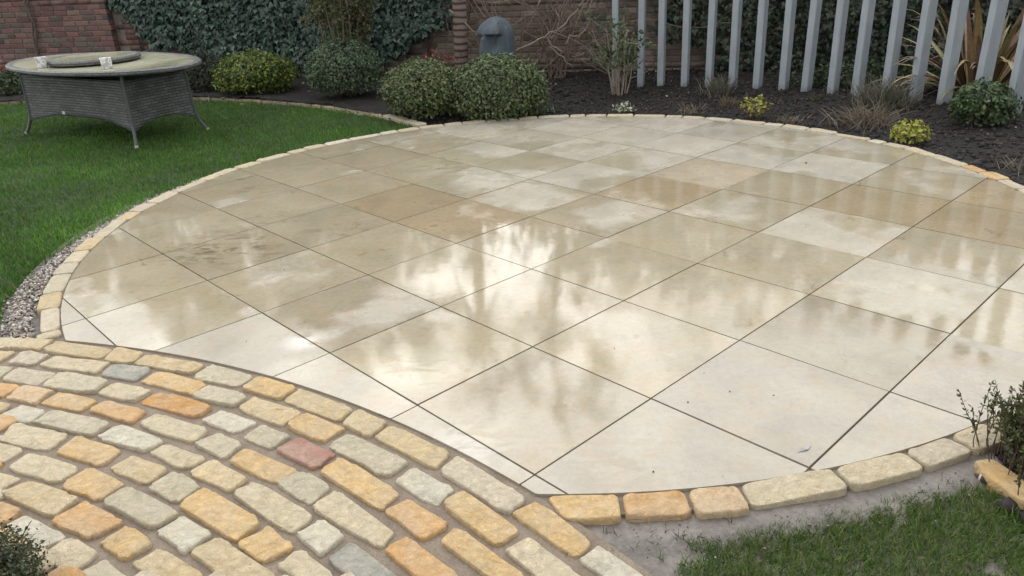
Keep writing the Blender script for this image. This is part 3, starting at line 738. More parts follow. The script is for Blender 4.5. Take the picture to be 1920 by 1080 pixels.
# ivy on the wall
def ivy(name, label, regions, n, palette, seedv, out0=.03, out1=.16, npart=220, size=.068, drop=None):
    o = empty(name, wall_pt(regions[0][0][0], 0)); tag(o, label, 'ivy')
    base = o.location
    P = []
    tot = 0
    while len(P) < n:
        s = RNG.uniform(min(p[0] for r in regions for p in r), max(p[0] for r in regions for p in r)); z = RNG.uniform(-.02, 2.35)
        jx = s + .12 * mnoise.noise(Vector((s * 3, z * 3, seedv))) + .06 * RNG.normal(); jz = z + .12 * mnoise.noise(Vector((s * 3, z * 3, seedv + 9))) + .04 * RNG.normal()
        if (s < 0 and s < S_PIER + .04): continue
        if any(inside(r, jx, jz) for r in regions):
            thick = out1 * (.75 + .6 * mnoise.noise(Vector((s * 2.2, z * 2.2, seedv + 4))))
            P.append((s, z, out0 + max(.02, thick) * RNG.random() ** .45))
    W = np.array([wall_pt(*p) - base for p in P]); nn = len(W)
    Nv = np.array((WN.x, WN.y, .25)) + RNG.normal(size=(nn, 3)) * .38
    T = np.array((0, 0, -1.0)) + RNG.normal(size=(nn, 3)) * .5
    c = cols(nn, palette, .2); sz = size * RNG.uniform(.6, 1.3, nn)
    vis = [i for i in range(nn) if 205 < px(W[i] + np.array(base))[0] < 1720 and 2 < px(W[i] + np.array(base))[1] < 150]
    vis.sort(key=lambda i: -P[i][2]); parts_ = set(vis[:npart])
    lv, lf = LEAF['ivy']; lm = mk('leaf', lv, lf, LEAFO)
    for i in parts_:
        N_ = Vector(Nv[i]).normalized(); T_ = Vector(T[i]); T_ = (T_ - N_ * T_.dot(N_)).normalized(); B_ = N_.cross(T_)
        lo = put('leaf', lm, o, W[i], 0, tuple(c[i]))
        lo.rotation_euler = Matrix((T_, B_, N_)).transposed().to_euler(); lo.scale = (sz[i],) * 3
    rest_ = np.array([i for i in range(nn) if i not in parts_])
    v, f, cc = scatter(W[rest_], Nv[rest_], sz[rest_], c[rest_], 'ivy', T[rest_])
    put('foliage', mk('foliage', v, f, IVYM, cc), o)['kind'] = 'stuff'
    rng = np.random.default_rng(int(seedv * 10)); st = []
    s0 = min(p[0] for p in regions[0]); s1 = max(p[0] for p in regions[0])
    for k in range(10):
        s = rng.uniform(s0 + .2, s1 - .1); q = wall_pt(s, 0, .03) - base
        st += [t for t in twigs(rng, q, (rng.normal() * .3, 0, 1), 1.6, .012, 1, 3, .25, .5, .3, 8)]
    v, f = tubes(st, 4); put('stem', mk('stem', v, f, BARKB, smooth=True), o)['kind'] = 'stuff'
    return o
def inside(poly, x, y):
    r = False; j = len(poly) - 1
    for i in range(len(poly)):
        xi, yi = poly[i]; xj, yj = poly[j]
        if (yi > y) != (yj > y) and x < (xj - xi) * (y - yi) / (yj - yi) + xi: r = not r
        j = i
    return r
def wp(*pts): return [wall_hit(x, y) for x, y in pts]
IVYG = [(.018, .042, .032), (.028, .062, .044), (.042, .082, .058), (.058, .105, .075), (.022, .048, .03), (.09, .14, .11)]
reg = wp((212, -3), (240, 30), (275, 62), (310, 84), (360, 92), (372, 150), (560, 150), (600, 100), (600, 0)); s_l, s_r = reg[0][0], reg[-1][0]
reg = reg[:-1] + [(s_r, reg[-1][1]), (s_r, 2.3), (s_l + .1, 2.3)]
ivy('ivy', 'dark glossy ivy covering the wall behind the table and golden shrub', [reg], 9500, IVYG, 1.5)
reg = wp((590, 0), (590, 140), (700, 125), (770, 92), (800, 60), (850, 40), (850, 0)); reg = reg + [(reg[-1][0] + .1, 2.3), (reg[0][0], 2.3)]
ivy('ivy', 'dark ivy on the wall between the tall bare stemmed shrub and the ringed trunk', [reg], 5500, IVYG, 2.6, npart=120)
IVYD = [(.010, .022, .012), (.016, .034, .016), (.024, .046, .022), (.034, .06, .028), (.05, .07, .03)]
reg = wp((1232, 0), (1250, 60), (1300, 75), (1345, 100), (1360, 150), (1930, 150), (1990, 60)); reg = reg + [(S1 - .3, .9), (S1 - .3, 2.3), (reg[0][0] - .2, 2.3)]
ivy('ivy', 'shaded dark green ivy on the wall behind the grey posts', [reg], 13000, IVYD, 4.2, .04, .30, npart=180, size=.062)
reg = [(S_PIER - 3.8, 1.75), (S_PIER - 3.8, 2.3), (S_PIER, 2.3), (S_PIER, 1.7)]

# tall shrub with bare lower stems
def stem_shrub(name, label, base, h, r, nst, nleaf, size, palette, seed, zleaf=(.3, 1.0), mat=STEMG, spread=.18, thick=.011, cat='shrub', depth=2, kind='oval', aspect=1.0):
    rng = np.random.default_rng(seed); o = empty(name, base); tag(o, label, cat); st = []
    for k in range(nst):
        a = rng.uniform(0, 6.28); q = r * rng.uniform(.1, .5)
        st += twigs(rng, (q * math.cos(a), q * math.sin(a) * .6, -.03), (spread * math.cos(a), spread * math.sin(a), 1), h * rng.uniform(.75, 1.05), thick * rng.uniform(.6, 1.1), depth, 3, .16, .55, .3, 8, .42)
    v, f = tubes(st, 5); put('stem', mk('stem', v, f, mat, smooth=True), o)
    tips = [p for pts, rad in st for p, rr in zip(pts, rad) if rr < thick * .62 and zleaf[0] * h < p.z < zleaf[1] * h * 1.15]
    if nleaf:
        idx = rng.integers(0, len(tips), nleaf); P = np.array([tips[i] for i in idx]) + rng.normal(size=(nleaf, 3)) * .035
        v, f, c = scatter(P, rng.normal(size=(nleaf, 3)) + np.array((0, -.4, .6)), size * rng.uniform(.6, 1.2, nleaf), cols(nleaf, palette, .2), kind, None, aspect)
        put('foliage', mk('foliage', v, f, LEAFM, c), o)['kind'] = 'stuff'
    return o
p = un(655, 178); stem_shrub('tall_shrub', 'tall open shrub with upright bare stems and small olive leaves before the ivy', (p.x, p.y - .05, -.02), 1.9, .35, 12, 9000, .055, [(.07, .085, .03), (.10, .115, .05), (.13, .13, .06), (.05, .065, .025), (.12, .10, .055)], 21, (.18, 1.1))
p = un(1165, 180); stem_shrub('leggy_shrub', 'leggy shrub of pale upright stems with a few green leaf tufts at the leftmost posts', (p.x, p.y, -.02), .78, .16, 13, 420, .075, [(.05, .09, .03), (.075, .12, .045), (.04, .07, .025)], 33, (.45, 1.05), TWIGP, .22, .011, depth=1, aspect=.8)

# bare climber against the wall, right of the stone head
p = atY(1015, 120, 9.75); o = empty('bare_climber', (p.x, 9.75, 0)); tag(o, 'tangle of bare brown climber twigs on the wall right of the stone head', 'climber')
rng = np.random.default_rng(5); st = []
for k in range(26):
    st += twigs(rng, (rng.uniform(-.55, .30), .12, -.03), (rng.uniform(-.45, .45), rng.uniform(-.12, .02), 1), rng.uniform(.9, 1.7), .014, 3, 3, .55, .9, .15, 8, .55)
st = [s for s in st if max(q.y for q in s[0]) < .34]
v, f = tubes(st, 4); put('branch', mk('branch', v, f, m_bark('climber_bark', (.25, .19, .15)), smooth=True), o)
big = [[atY(842, 20, 9.5), atY(875, 45, 9.5), atY(895, 70, 9.5)], [atY(1042, 60, 9.45), atY(1062, 42, 9.45), atY(1082, 18, 9.45), atY(1092, 3, 9.45), atY(1105, -25, 9.45)], [atY(968, 95, 9.4), atY(1000, 80, 9.4), atY(1030, 60, 9.45), atY(1055, 58, 9.45)], [atY(1050, 95, 9.45), atY(1030, 80, 9.45), atY(1027, 68, 9.45), atY(1040, 58, 9.45)], [atY(1030, 88, 9.45), atY(1055, 108, 9.45), atY(1075, 128, 9.45)], [atY(1060, 85, 9.45), atY(1070, 65, 9.45), atY(1085, 68, 9.45), atY(1098, 55, 9.45)]]
for q in big:
    q = [w - Vector(o.location) for w in q]; r0 = .011
    fine = []
    for a, b in zip(q, q[1:]): fine += [a.lerp(b, k / 3) + Vector(rng.normal(size=3)) * .006 for k in range(3)]
    fine.append(q[-1]); v, f = tubes([(fine, [r0 * (1 - .5 * i / len(fine)) for i in range(len(fine))])], 6)
    put('branch', mk('branch', v, f, TWIGP, smooth=True), o)
nlf = 900; tp = [p_ for pts_, rad_ in st for p_, r_ in zip(pts_, rad_) if r_ < .006]
P = np.array([tp[i] for i in rng.integers(0, len(tp), nlf)]) + rng.normal(size=(nlf, 3)) * .02
v, f, c = scatter(P, rng.normal(size=(nlf, 3)), .035 * rng.uniform(.5, 1.2, nlf), cols(nlf, [(.10, .065, .045), (.07, .045, .04), (.15, .11, .08)], .2)); put('dead_leaves', mk('dead_leaves', v, f, LEAFM, c), o)['kind'] = 'stuff'

# ringed trunk (a small palm) at the ivy's edge; its crown stands above the picture
p = atY(862, 98, 9.55); palm = empty('palm_tree', (p.x, 9.55, 0)); tag(palm, 'slim palm trunk with dark ring scars at the edge of the ivy', 'tree')
prof = []; zt = 0; PH = 3.3
for i in range(90):
    z = i / 89 * PH; prof.append((.085 - .012 * z / PH + .0035 * ((i % 3) == 0) + .0015 * RNG.normal(), z))
v, f = lathe(prof, 14); v = [(x + .05 * math.sin(z * .8), y, z) for x, y, z in v]
m, t_, pr_ = new_mat('palm_bark'); w_ = wpos(t_); wv = nd(t_, 'ShaderNodeTexWave', Scale=4.2, Distortion=2.0, wave_type='BANDS', bands_direction='Z'); wv.inputs['Detail'].default_value = 3
t_.links.new(w_, wv.inputs['Vector']); t_.links.new(ramp(t_, wv.outputs['Fac'], [(.05, (.05, .035, .03)), (.3, (.17, .125, .105)), (.8, (.24, .18, .15))]), pr_.inputs['Base Color']); pr_.inputs['Roughness'].default_value = .9
put('trunk', mk('trunk', v, f, m, smooth=True), palm)
v, f = tubes([t2 for k in range(14) for t2 in twigs(rng, (.08 * math.cos(k * 2.4), .08 * math.sin(k * 2.4), .25 + .075 * k), (math.cos(k * 2.4), -abs(math.sin(k * 2.4)), .2), .22, .005, 0, 0, .4)], 4); put('dead_stalk', mk('dead_stalk', v, f, BARKB), palm)
fr = []
for k in range(64):
    a = RNG.uniform(0, 6.28); e = RNG.uniform(-.5, 1.3); L = RNG.uniform(.6, .95); wdt = .028
    d = Vector((math.cos(a) * math.cos(e), math.sin(a) * math.cos(e), math.sin(e))); sd2 = Vector((-math.sin(a), math.cos(a), 0)); vv = []; ff = []
    q = Vector((.05 * math.sin(PH * .8), 0, PH - .05))
    for i in range(6):
        ww = wdt * (1 - (i / 5) ** 2) + .002; vv += [tuple(q - sd2 * ww), tuple(q + sd2 * ww)]; q = q + d * L / 5; d = (d + Vector((0, 0, -.22))).normalized()
    fr.append((vv, [(2 * i, 2 * i + 1, 2 * i + 3, 2 * i + 2) for i in range(5)]))
v, f = join(fr); put('crown', mk('crown', v, f, LEAFM, np.tile((.05, .075, .03), (len(v), 1))), palm)

# red tipped sprig behind the bushes
p = atY(822, 105, 8.3); o = empty('red_sprig', (p.x, 8.3, 0)); tag(o, 'small sprig of red young leaves showing above the clipped bushes', 'plant')
st = [([(0, 0, 0), (dx * .5, 0, .35), (dx, 0, .50 + dz)], [.006, .005, .003]) for dx, dz in ((-.09, .02), (-.02, .06), (.05, -.03), (.11, .0))]
v, f = tubes(st, 5); put('stem', mk('stem', v, f, BARKB), o)
P = []; 
for q, _ in st: P += [np.array(q[2]) + RNG.normal(size=3) * np.array((.025, .025, .03)) for _i in range(9)]
P = np.array(P); v, f, c = scatter(P, RNG.normal(size=P.shape) + np.array((0, -1, .3)), .045, cols(len(P), [(.22, .05, .05), (.28, .09, .08), (.16, .06, .05)]), 'oval', np.array((0, 0, 1.)) + RNG.normal(size=P.shape) * .35); put('foliage', mk('foliage', v, f, LEAFM, c), o)['kind'] = 'stuff'

# thin stem of a climber on the left wall
o = empty('climber_stem', (wall_pt(wall_hit(62, 60, .16)[0], 0, .16))); tag(o, 'two thin twisted brown stems climbing the brick wall behind the table', 'climber')
for side, ph in ((0, 0), (.03, 1.6)):
    q = [wall_pt(*wall_hit(xp, yp, .17), .17) - Vector(o.location) for xp, yp in ((70, 150), (68, 100), (64, 70), (59, 45), (52, 20), (47, 0), (42, -25), (38, -60), (36, -120))]
    fine = []
    for a, b in zip(q, q[1:]): fine += [a.lerp(b, k / 4) for k in range(4)]
    fine = [w + Vector((side + .014 * math.sin(i * .55 + ph), .012 * math.cos(i * .55 + ph), 0)) for i, w in enumerate(fine)]
    v, f = tubes([(fine, [.019 - .00025 * i + .003 * RNG.normal() for i in range(len(fine))])], 7); put('stem', mk('stem', v, f, BARKG, smooth=True), o)

# plants behind the table on the left
p = un(20, 185); o = shrub('flowering_plant', 'low leafy plant with red and white flowers behind the left end of the table', 'plant', (p.x, p.y + .35, -.02), (.45, .3, .2), 1800, .05, G_DK + G_OLV[:2], None, .3, 3, .18, seed=15)
for dx, dz, c_ in ((-.12, .40, (.40, .05, .05)), (-.06, .38, (.36, .05, .06)), (.22, .36, (.75, .73, .72)), (.17, .34, (.78, .74, .74))):
    P = np.tile((dx, -.12, dz), (14, 1)) + RNG.normal(size=(14, 3)) * .016
    v, f, c = scatter(P, RNG.normal(size=P.shape) + np.array((0, -1, .5)), .035, np.tile(c_, (14, 1))); put('flower', mk('flower', v, f, LEAFM, c), o)
p = un(360, 182); shrub('dark_sprawl', 'dark tangled low plant between the table and the golden shrub', 'plant', (p.x, p.y + .45, -.02), (.5, .3, .3), 2200, .05, [(.02, .03, .018), (.035, .05, .028), (.06, .055, .035)], None, .35, 3, .22, seed=17)

# ================================================================== stone head
p = atY(932, 105, 9.2); hd = empty('stone_head', (-.03, 9.2, .03)); tag(hd, 'blue grey carved stone head statue with heavy brow and long ear', 'statue')
m, t_, pr_ = new_mat('cast_stone'); v_, oi_ = ocoord(t_)
c_ = ramp(t_, tex(t_, 9, 5, .6, v_), [(.3, (.072, .092, .112)), (.7, (.115, .142, .168))]); c_ = mixc(t_, 1, c_, ramp(t_, tex(t_, 220, 3, .7, v_), [(.25, .72), (.75, 1.2)]), 'MULTIPLY')
t_.links.new(c_, pr_.inputs['Base Color']); pr_.inputs['Roughness'].default_value = .8; bump(t_, pr_, tex(t_, 120, 4, .6, v_), .4, .004)
sm = lambda a, b, x: (lambda k: k * k * (3 - 2 * k))(min(1, max(0, (x - a) / (b - a))))
def head_r(th, z):
    """th = 0 is the front of the face"""
    zz = z
    top = 1 - max(0, (z - .58) / .22) ** 2.1 if z > .58 else 1
    top = math.sqrt(max(0, top))
    n = 3.4; a, b = .185, .16
    r = (abs(math.cos(th) / a) ** n + abs(math.sin(th) / b) ** n) ** (-1 / n)
    side = abs(th); z = z - .035
    brow = .034 * sm(1.15, .75, side) * sm(.56, .59, z) * sm(.80, .62, z)
    sock = -.060 * math.exp(-((side - .55) / .28) ** 2) * sm(.595, .565, z) * sm(.36, .50, z)
    face = -.03 * sm(1.35, .9, side) * sm(.60, .56, z)
    nose = (.105 + .03 * sm(.56, .36, z)) * math.exp(-(side / (.17 + .10 * sm(.54, .34, z))) ** 2) * sm(.60, .54, z) * sm(.28, .32, z)
    lips = .035 * math.exp(-((z - .20) / .03) ** 2) * sm(.8, .3, side); chin = .05 * sm(.16, .08, z) * sm(.9, .2, side)
    ear = .022 * math.exp(-((side - 1.62) / .13) ** 4) * sm(.20, .24, z) * sm(.675, .65, z)
    return (r + brow + sock + face + nose + lips + chin + ear) * top
V = []; F = []; nz, na = 90, 120
for i in range(nz):
    z = .8 * math.sin(math.pi / 2 * i / (nz - 1))
    for k in range(na):
        th = -math.pi + 2 * math.pi * k / na; r = head_r(th, min(z, .7999)); V.append((r * math.cos(th), r * math.sin(th), z))
for i in range(nz - 1):
    for k in range(na):
        k2 = (k + 1) % na; F.append((i * na + k, i * na + k2, (i + 1) * na + k2, (i + 1) * na + k))
F.append(tuple((nz - 1) * na + k for k in range(na)))
q = put('carved_head', mk('carved_head', V, F, m, smooth=True), hd, (.0, 0, 0), R_(180 + 46))
v, f = lathe([(.001, .03), (.22, .03), (.23, .015), (.23, -.06)], 24); put('plinth', mk('plinth', v, f, m), hd)

# ================================================================== grey post screen on an arc round the patio
def m_paint():
    m, t, p = new_mat('grey_painted_timber'); v, oi = ocoord(t); tcn = nd(t, 'ShaderNodeTexCoord'); mp = nd(t, 'ShaderNodeMapping'); mp.inputs['Scale'].default_value = (60, 60, 2.5)
    t.links.new(v, mp.inputs[0]); g_ = tex(t, 1.0, 4, .6, mp.outputs[0])
    c = mixc(t, 1, ramp(t, g_, [(.3, (.30, .335, .365)), (.7, (.365, .405, .435))]), ramp(t, tex(t, 6, 4, .6, v), [(.3, .9), (.7, 1.06)]), 'MULTIPLY')
    # soil splashed on the foot of each post
    sp = nd(t, 'ShaderNodeSeparateXYZ'); t.links.new(wpos(t), sp.inputs[0])
    k = ramp_fac(t, ramp(t, math_(t, 'ADD', sp.outputs[2], math_(t, 'MULTIPLY', tex(t, 25, 4, .6, v), .14)), [(.06, .8), (.16, 0.0)]))
    t.links.new(mixc(t, k, c, (.10, .085, .07)), p.inputs['Base Color']); p.inputs['Roughness'].default_value = .55
    bump(t, p, g_, .15, .003); return m
PAINT = m_paint()
def post_mesh():
    bm = bmesh.new(); bmesh.ops.create_cube(bm, size=1)
    for v in bm.verts: v.co = Vector((v.co.x * .15, v.co.y * .068, (v.co.z + .5) * 2.5 - .15))
    bmesh.ops.bevel(bm, geom=[e for e in bm.edges], offset=.005, segments=2, affect='EDGES'); me = bpy.data.meshes.new('post'); bm.to_mesh(me); bm.free(); me.materials.append(PAINT); return me
PM = post_mesh()
PPX = [(1153, 166), (1200, 167), (1240, 164), (1283, 166), (1328, 167), (1373, 168), (1419, 170), (1465, 174), (1511, 175), (1557, 180), (1607, 182), (1662, 188), (1710, 195), (1758, 203), (1815, 213), (1870, 224), (1919, 234), (1985, 252), (2060, 275)]
ORD = ['first', 'second', 'third', 'fourth', 'fifth', 'sixth', 'seventh', 'eighth', 'ninth', 'tenth', 'eleventh', 'twelfth', 'thirteenth', 'fourteenth', 'fifteenth', 'sixteenth', 'seventeenth', 'eighteenth']
NOTE = {0: 'leftmost upright grey timber post of the screen, behind the leggy shrub', 1: 'second grey timber post from the left, at the leggy shrub',
        4: 'fifth grey timber post from the left, behind the small twiggy tuft', 10: 'eleventh grey timber post from the left, behind the tall dry lavender', 14: 'grey timber post behind the left half of the dark green low bush', 15: 'grey timber post behind the right half of the dark green low bush', 16: 'rightmost grey timber post, cut by the edge of the photo'}
for i, q in enumerate(PPX):
    w = un(*q).xy; a = math.atan2(w.y - PC.y, w.x - PC.x); r = 4.36
    c = PC + Vector((math.cos(a), math.sin(a))) * (r + .075)
    if i > 16: continue
    o = put('screen_post', PM, None, (c.x, c.y, 0), a + RNG.normal() * .012)
    o.rotation_euler = (RNG.normal() * .004, RNG.normal() * .004, a + RNG.normal() * .012)
    tag(o, NOTE.get(i, ORD[i] + ' upright grey timber post from the left of the screen'), 'post', 'grey posts of the curved screen')

# ================================================================== bed plants
# striped sword leaved clump behind the posts
p = Vector((4.68, 7.62, 0)); ph = empty('flax_clump', p); tag(ph, 'clump of bronze and yellow striped sword leaves behind the right posts', 'plant')
PHC = [(.30, .23, .10), (.22, .13, .10), (.38, .29, .14), (.15, .09, .075), (.20, .17, .07), (.34, .22, .18)]
for k in range(95):
    a = RNG.uniform(0, 6.28); e = RNG.uniform(.35, 1.35); L = RNG.uniform(.7, 1.3); wdt = RNG.uniform(.022, .038)
    d = Vector((math.cos(a) * math.cos(e), math.sin(a) * math.cos(e), math.sin(e))); sd2 = Vector((-math.sin(a), math.cos(a), 0)); q = Vector((.10 * math.cos(a), .10 * math.sin(a), -.02)); vv = []
    nrm_droop = RNG.uniform(.10, .45)
    for i in range(9):
        ww = wdt * min(1, .5 + i * .25) * (1 - (i / 8) ** 3) + .001; up_ = sd2.cross(d).normalized() * ww * .35
        vv += [tuple(q - sd2 * ww + up_), tuple(q), tuple(q + sd2 * ww + up_)]; q = q + d * L / 8; d = (d + Vector((0, 0, -nrm_droop * i / 5))).normalized()
        if q.z < .02: q.z = .02
    ff = []
    for i in range(8): ff += [(3 * i, 3 * i + 1, 3 * i + 4, 3 * i + 3), (3 * i + 1, 3 * i + 2, 3 * i + 5, 3 * i + 4)]
    c = np.array(PHC[RNG.integers(0, len(PHC))]) * RNG.uniform(.7, 1.25); put('blade', mk('blade', vv, ff, LEAFO), ph, (0, 0, 0), 0, tuple(c))

def tuft(name, label, base, r, h, n, palette, cat='plant', lean=.5, wd=.004, group=None, seed=0, curl=.3):
    o = empty(name, base); tag(o, label, cat, group); rng = np.random.default_rng(seed); st = []
    V = []; F = []; Cc = []
    for k in range(n):
        a = rng.uniform(0, 6.28); q = Vector((r * .25 * rng.normal(), r * .25 * rng.normal(), -.02)); d = Vector((lean * math.cos(a) * rng.random(), lean * math.sin(a) * rng.random(), 1)).normalized()
        pts = [q]; L = h * rng.uniform(.5, 1.1)
        for i in range(4):
            pts.append(pts[-1] + d * L / 4); d = (d + Vector((math.cos(a) * curl * .4, math.sin(a) * curl * .4, -.15 * curl)) + Vector(rng.normal(size=3)) * .12).normalized()
        v, f = tubes([(pts, [wd, wd * .9, wd * .7, wd * .5, wd * .25])], 3); b_ = len(V); V += v; F += [tuple(i + b_ for i in q_) for q_ in f]
        c = np.array(palette[rng.integers(0, len(palette))]) * rng.uniform(.7, 1.25); Cc += [tuple(c)] * len(v)
    put('stems', mk('stems', V, F, LEAFM, np.array(Cc)), o)['kind'] = 'stuff'; return o
DRY = [(.22, .17, .12), (.28, .22, .16), (.15, .12, .085), (.33, .27, .20)]
LAV = [(.16, .155, .11), (.20, .19, .145), (.13, .11, .085), (.24, .225, .18), (.11, .125, .07)]
def at(x, y): q = un(x, y); return (q.x, q.y, -.01)
tuft('twiggy_tuft', 'small grey twiggy tuft at the foot of the fifth and sixth posts', at(1347, 182), .25, .30, 190, LAV, 'plant', .8, .0042, seed=1)
tuft('dry_grass', 'small straw coloured dry grass tuft left of the small yellow plant', at(1366, 198), .12, .13, 130, [(.22, .16, .11), (.26, .20, .14), (.15, .11, .08)], 'plant', .9, .0038, seed=2)
tuft('dry_stems', 'flattened dry brown stems lying near the far patio edge', at(1298, 206), .22, .10, 70, DRY, 'plant', 1.8, .0038, seed=3)
tuft('lavender', 'tall grey woody lavender in front of the eleventh post', at(1655, 205), .40, .36, 420, LAV, 'plant', .9, .0042, seed=4)
tuft('lavender', 'sparse dry brown lavender left of the bright yellow plant', at(1618, 232), .42, .26, 260, DRY + LAV[:1], 'plant', 1.1, .0038, seed=5, curl=.6)
tuft('dry_stems', 'few dry bent stems on the soil below the small yellow plant', at(1480, 224), .25, .09, 60, DRY, 'plant', 1.9, .0038, seed=6)
tuft('green_tuft', 'faint small grass tuft at the foot of the eighth post', at(1525, 190), .12, .11, 80, [(.09, .10, .045), (.14, .12, .07)], 'plant', .8, .0038, seed=7)
tuft('dry_stems', 'thin bent weed stems at the right edge of the soil bed', at(1915, 312), .2, .12, 60, DRY + [(.08, .11, .04)], 'plant', 1.2, .0026, seed=8)
YEL = [(.30, .30, .05), (.36, .34, .07), (.22, .24, .045), (.40, .36, .12)]
shrub('yellow_plant', 'small sparse yellow leaved plant near the middle of the far patio edge', 'plant', at(1415, 218), (.14, .11, .095), 130, .045, YEL, 'yellow leaved bedding plants', .4, 3, .10, seed=31, shell=(.3, 1), nst=6)
shrub('yellow_plant', 'dense bright yellow green mound close to the right patio edge', 'plant', at(1705, 262), (.145, .12, .085), 300, .042, [(.30, .32, .05), (.36, .37, .07), (.22, .26, .04), (.42, .38, .08)], 'yellow leaved bedding plants', .2, 3, .07, seed=32, shell=(.5, 1), nst=5)
shrub('white_flower', 'small clump of white flowers at the far edge of the patio', 'plant', at(1170, 208), (.10, .08, .055), 130, .038, [(.62, .60, .50), (.70, .68, .60), (.08, .12, .05), (.10, .14, .06)], None, .3, 3, .04, seed=33, shell=(.4, 1), nst=3)
shrub('low_weed', 'little green weed at the patio edge right of the clipped bushes', 'plant', at(1028, 212), (.09, .07, .05), 90, .03, G_GRY, None, .3, 3, .04, seed=34, shell=(.4, 1), nst=3)
p = un(1852, 236); shrub('low_bush', 'dark green low bush in front of the rightmost posts', 'bush', (p.x - .05, p.y + .02, -.02), (.25, .23, .19), 1800, .040, [(.035, .06, .02), (.055, .09, .03), (.08, .125, .045), (.11, .16, .06), (.03, .05, .02)], None, .25, 2.6, .20, seed=36, shell=(.45, 1), aspect=1.25)
shrub('leafy_weed', 'dim green leafy weeds behind the posts at the foot of the ivy', 'plant', (3.9, 8.35, -.02), (.8, .3, .18), 1400, .05, G_DK, None, .4, 3, .12, seed=37)
for k, (q, rr, h, lb) in enumerate((((1905, 870), .17, .24, 'dark green heather with upright sprigs at the right edge of the patio'),)):
    w = un(1918, 878); o = empty('heather', (w.x + .085, w.y + .015, -.02)); tag(o, lb, 'plant'); rng = np.random.default_rng(71); st = []; LP = []; LT = []
    for i in range(420):
        a = rng.uniform(0, 6.28); q0 = Vector((.065 * rng.normal(), .065 * rng.normal(), 0)); d = Vector((.5 * math.cos(a) * rng.random(), .5 * math.sin(a) * rng.random(), 1)).normalized(); L = h * rng.uniform(.5, 1.05); pts = [q0]
        for j in range(5): pts.append(pts[-1] + d * L / 5); d = (d + Vector(rng.normal(size=3)) * .12).normalized()
        st.append((pts, [.0022, .002, .0018, .0015, .0012, .0008]))
        for j in range(26):
            s = rng.uniform(.35, 1.0) * 5; i0 = min(4, int(s)); LP.append(pts[i0].lerp(pts[i0 + 1], s - i0)); LT.append((d + Vector(rng.normal(size=3)) * .55))
    v, f = tubes(st, 3); put('stems', mk('stems', v, f, BARKB), o)
    LP = np.array(LP); LT = np.array(LT); v, f, c = scatter(LP, rng.normal(size=LP.shape), .017, cols(len(LP), [(.05, .075, .022), (.075, .105, .03), (.11, .13, .04), (.08, .06, .033)], .2), 'oval', LT, .8); put('foliage', mk('foliage', v, f, LEAFM, c), o)['kind'] = 'stuff'
w = un(-25, 1130); shrub('box_ball', 'dark green small leaved bush in the bottom left corner over the cobbles', 'bush', (w.x - .04, w.y - .01, -.02), (.19, .19, .12), 9500, .013, [(.022, .035, .014), (.035, .05, .018), (.055, .075, .028), (.08, .10, .04), (.03, .028, .016)], None, .16, 3, .09, seed=41, shell=(.5, 1.0), up=.3)

# ================================================================== wicker table
m, t_, pr_ = new_mat('grey_wicker'); tcn = nd(t_, 'ShaderNodeTexCoord'); uvn = nd(t_, 'ShaderNodeUVMap')
def m_wicker():
    m, t, p = new_mat('grey_wicker'); u = nd(t, 'ShaderNodeUVMap'); br = nd(t, 'ShaderNodeTexBrick')
    br.inputs['Scale'].default_value = 1; br.inputs['Brick Width'].default_value = .085; br.inputs['Row Height'].default_value = .026; br.inputs['Mortar Size'].default_value = .0045; br.inputs['Mortar Smooth'].default_value = 1
    br.inputs['Color1'].default_value = (.16, .165, .165, 1); br.inputs['Color2'].default_value = (.10, .104, .104, 1); br.inputs['Mortar'].default_value = (.015, .015, .015, 1)
    t.links.new(u.outputs[0], br.inputs['Vector']); n = tex(t, 5, 4, .6, wpos(t))
    t.links.new(mixc(t, 1, br.outputs['Color'], ramp(t, n, [(.3, .8), (.7, 1.2)]), 'MULTIPLY'), p.inputs['Base Color']); p.inputs['Roughness'].default_value = .5
    inv = math_(t, 'SUBTRACT', 1.0, br.outputs['Fac']); bump(t, p, inv, .9, .006); return m
WICK = m_wicker()
TC = Vector((-4.0, 8.05)); TA = math.atan2(.585, -.811)
table = empty('wicker_table', (TC.x, TC.y, -.02), TA); tag(table, 'oval grey wicker garden table with a glass top standing on the lawn', 'table')
def uvmesh(name, grid, mat, uvs, closed=False, smooth=True):
    """grid[i][j] of points, uvs the same shape"""
    g_ = np.array(grid, float); n, m_, _ = g_.shape; F = []
    for i in range(n - 1):
        for j in range(m_ - 1): F.append((i * m_ + j, i * m_ + j + 1, (i + 1) * m_ + j + 1, (i + 1) * m_ + j))
    me = mk(name, g_.reshape(-1, 3), F, mat, smooth=smooth); uv = me.uv_layers.new(name='UVMap'); U = np.array(uvs, float).reshape(-1, 2)
    for l in me.loops: uv.data[l.index].uv = U[l.vertex_index]
    return me
EA, EB, TZ = 1.335, .69, .705
def rim(name, a, b, z0, z1, wd, parent, n=96):
    prof = [(-wd, z1 - .004), (-wd * .6, z1 + .002), (-.012, z1), (0, z1 - .010), (.002, (z0 + z1) / 2), (0, z0 + .008), (-.014, z0), (-wd, z0 + .003)]
    per = 2 * math.pi * math.sqrt((a * a + b * b) / 2); G = []; U = []; acc = 0
    for k, (dr, z) in enumerate(prof):
        if k: acc += math.hypot(dr - prof[k - 1][0], z - prof[k - 1][1])
        G.append([((a + dr) * math.cos(2 * math.pi * i / n), (b + dr) * math.sin(2 * math.pi * i / n), z) for i in range(n + 1)]); U.append([(per * i / n, acc) for i in range(n + 1)])
    return put(name, uvmesh(name, G[::-1], WICK, U[::-1]), parent)
rim('rim', EA, EB, TZ - .042, TZ, .07, table)
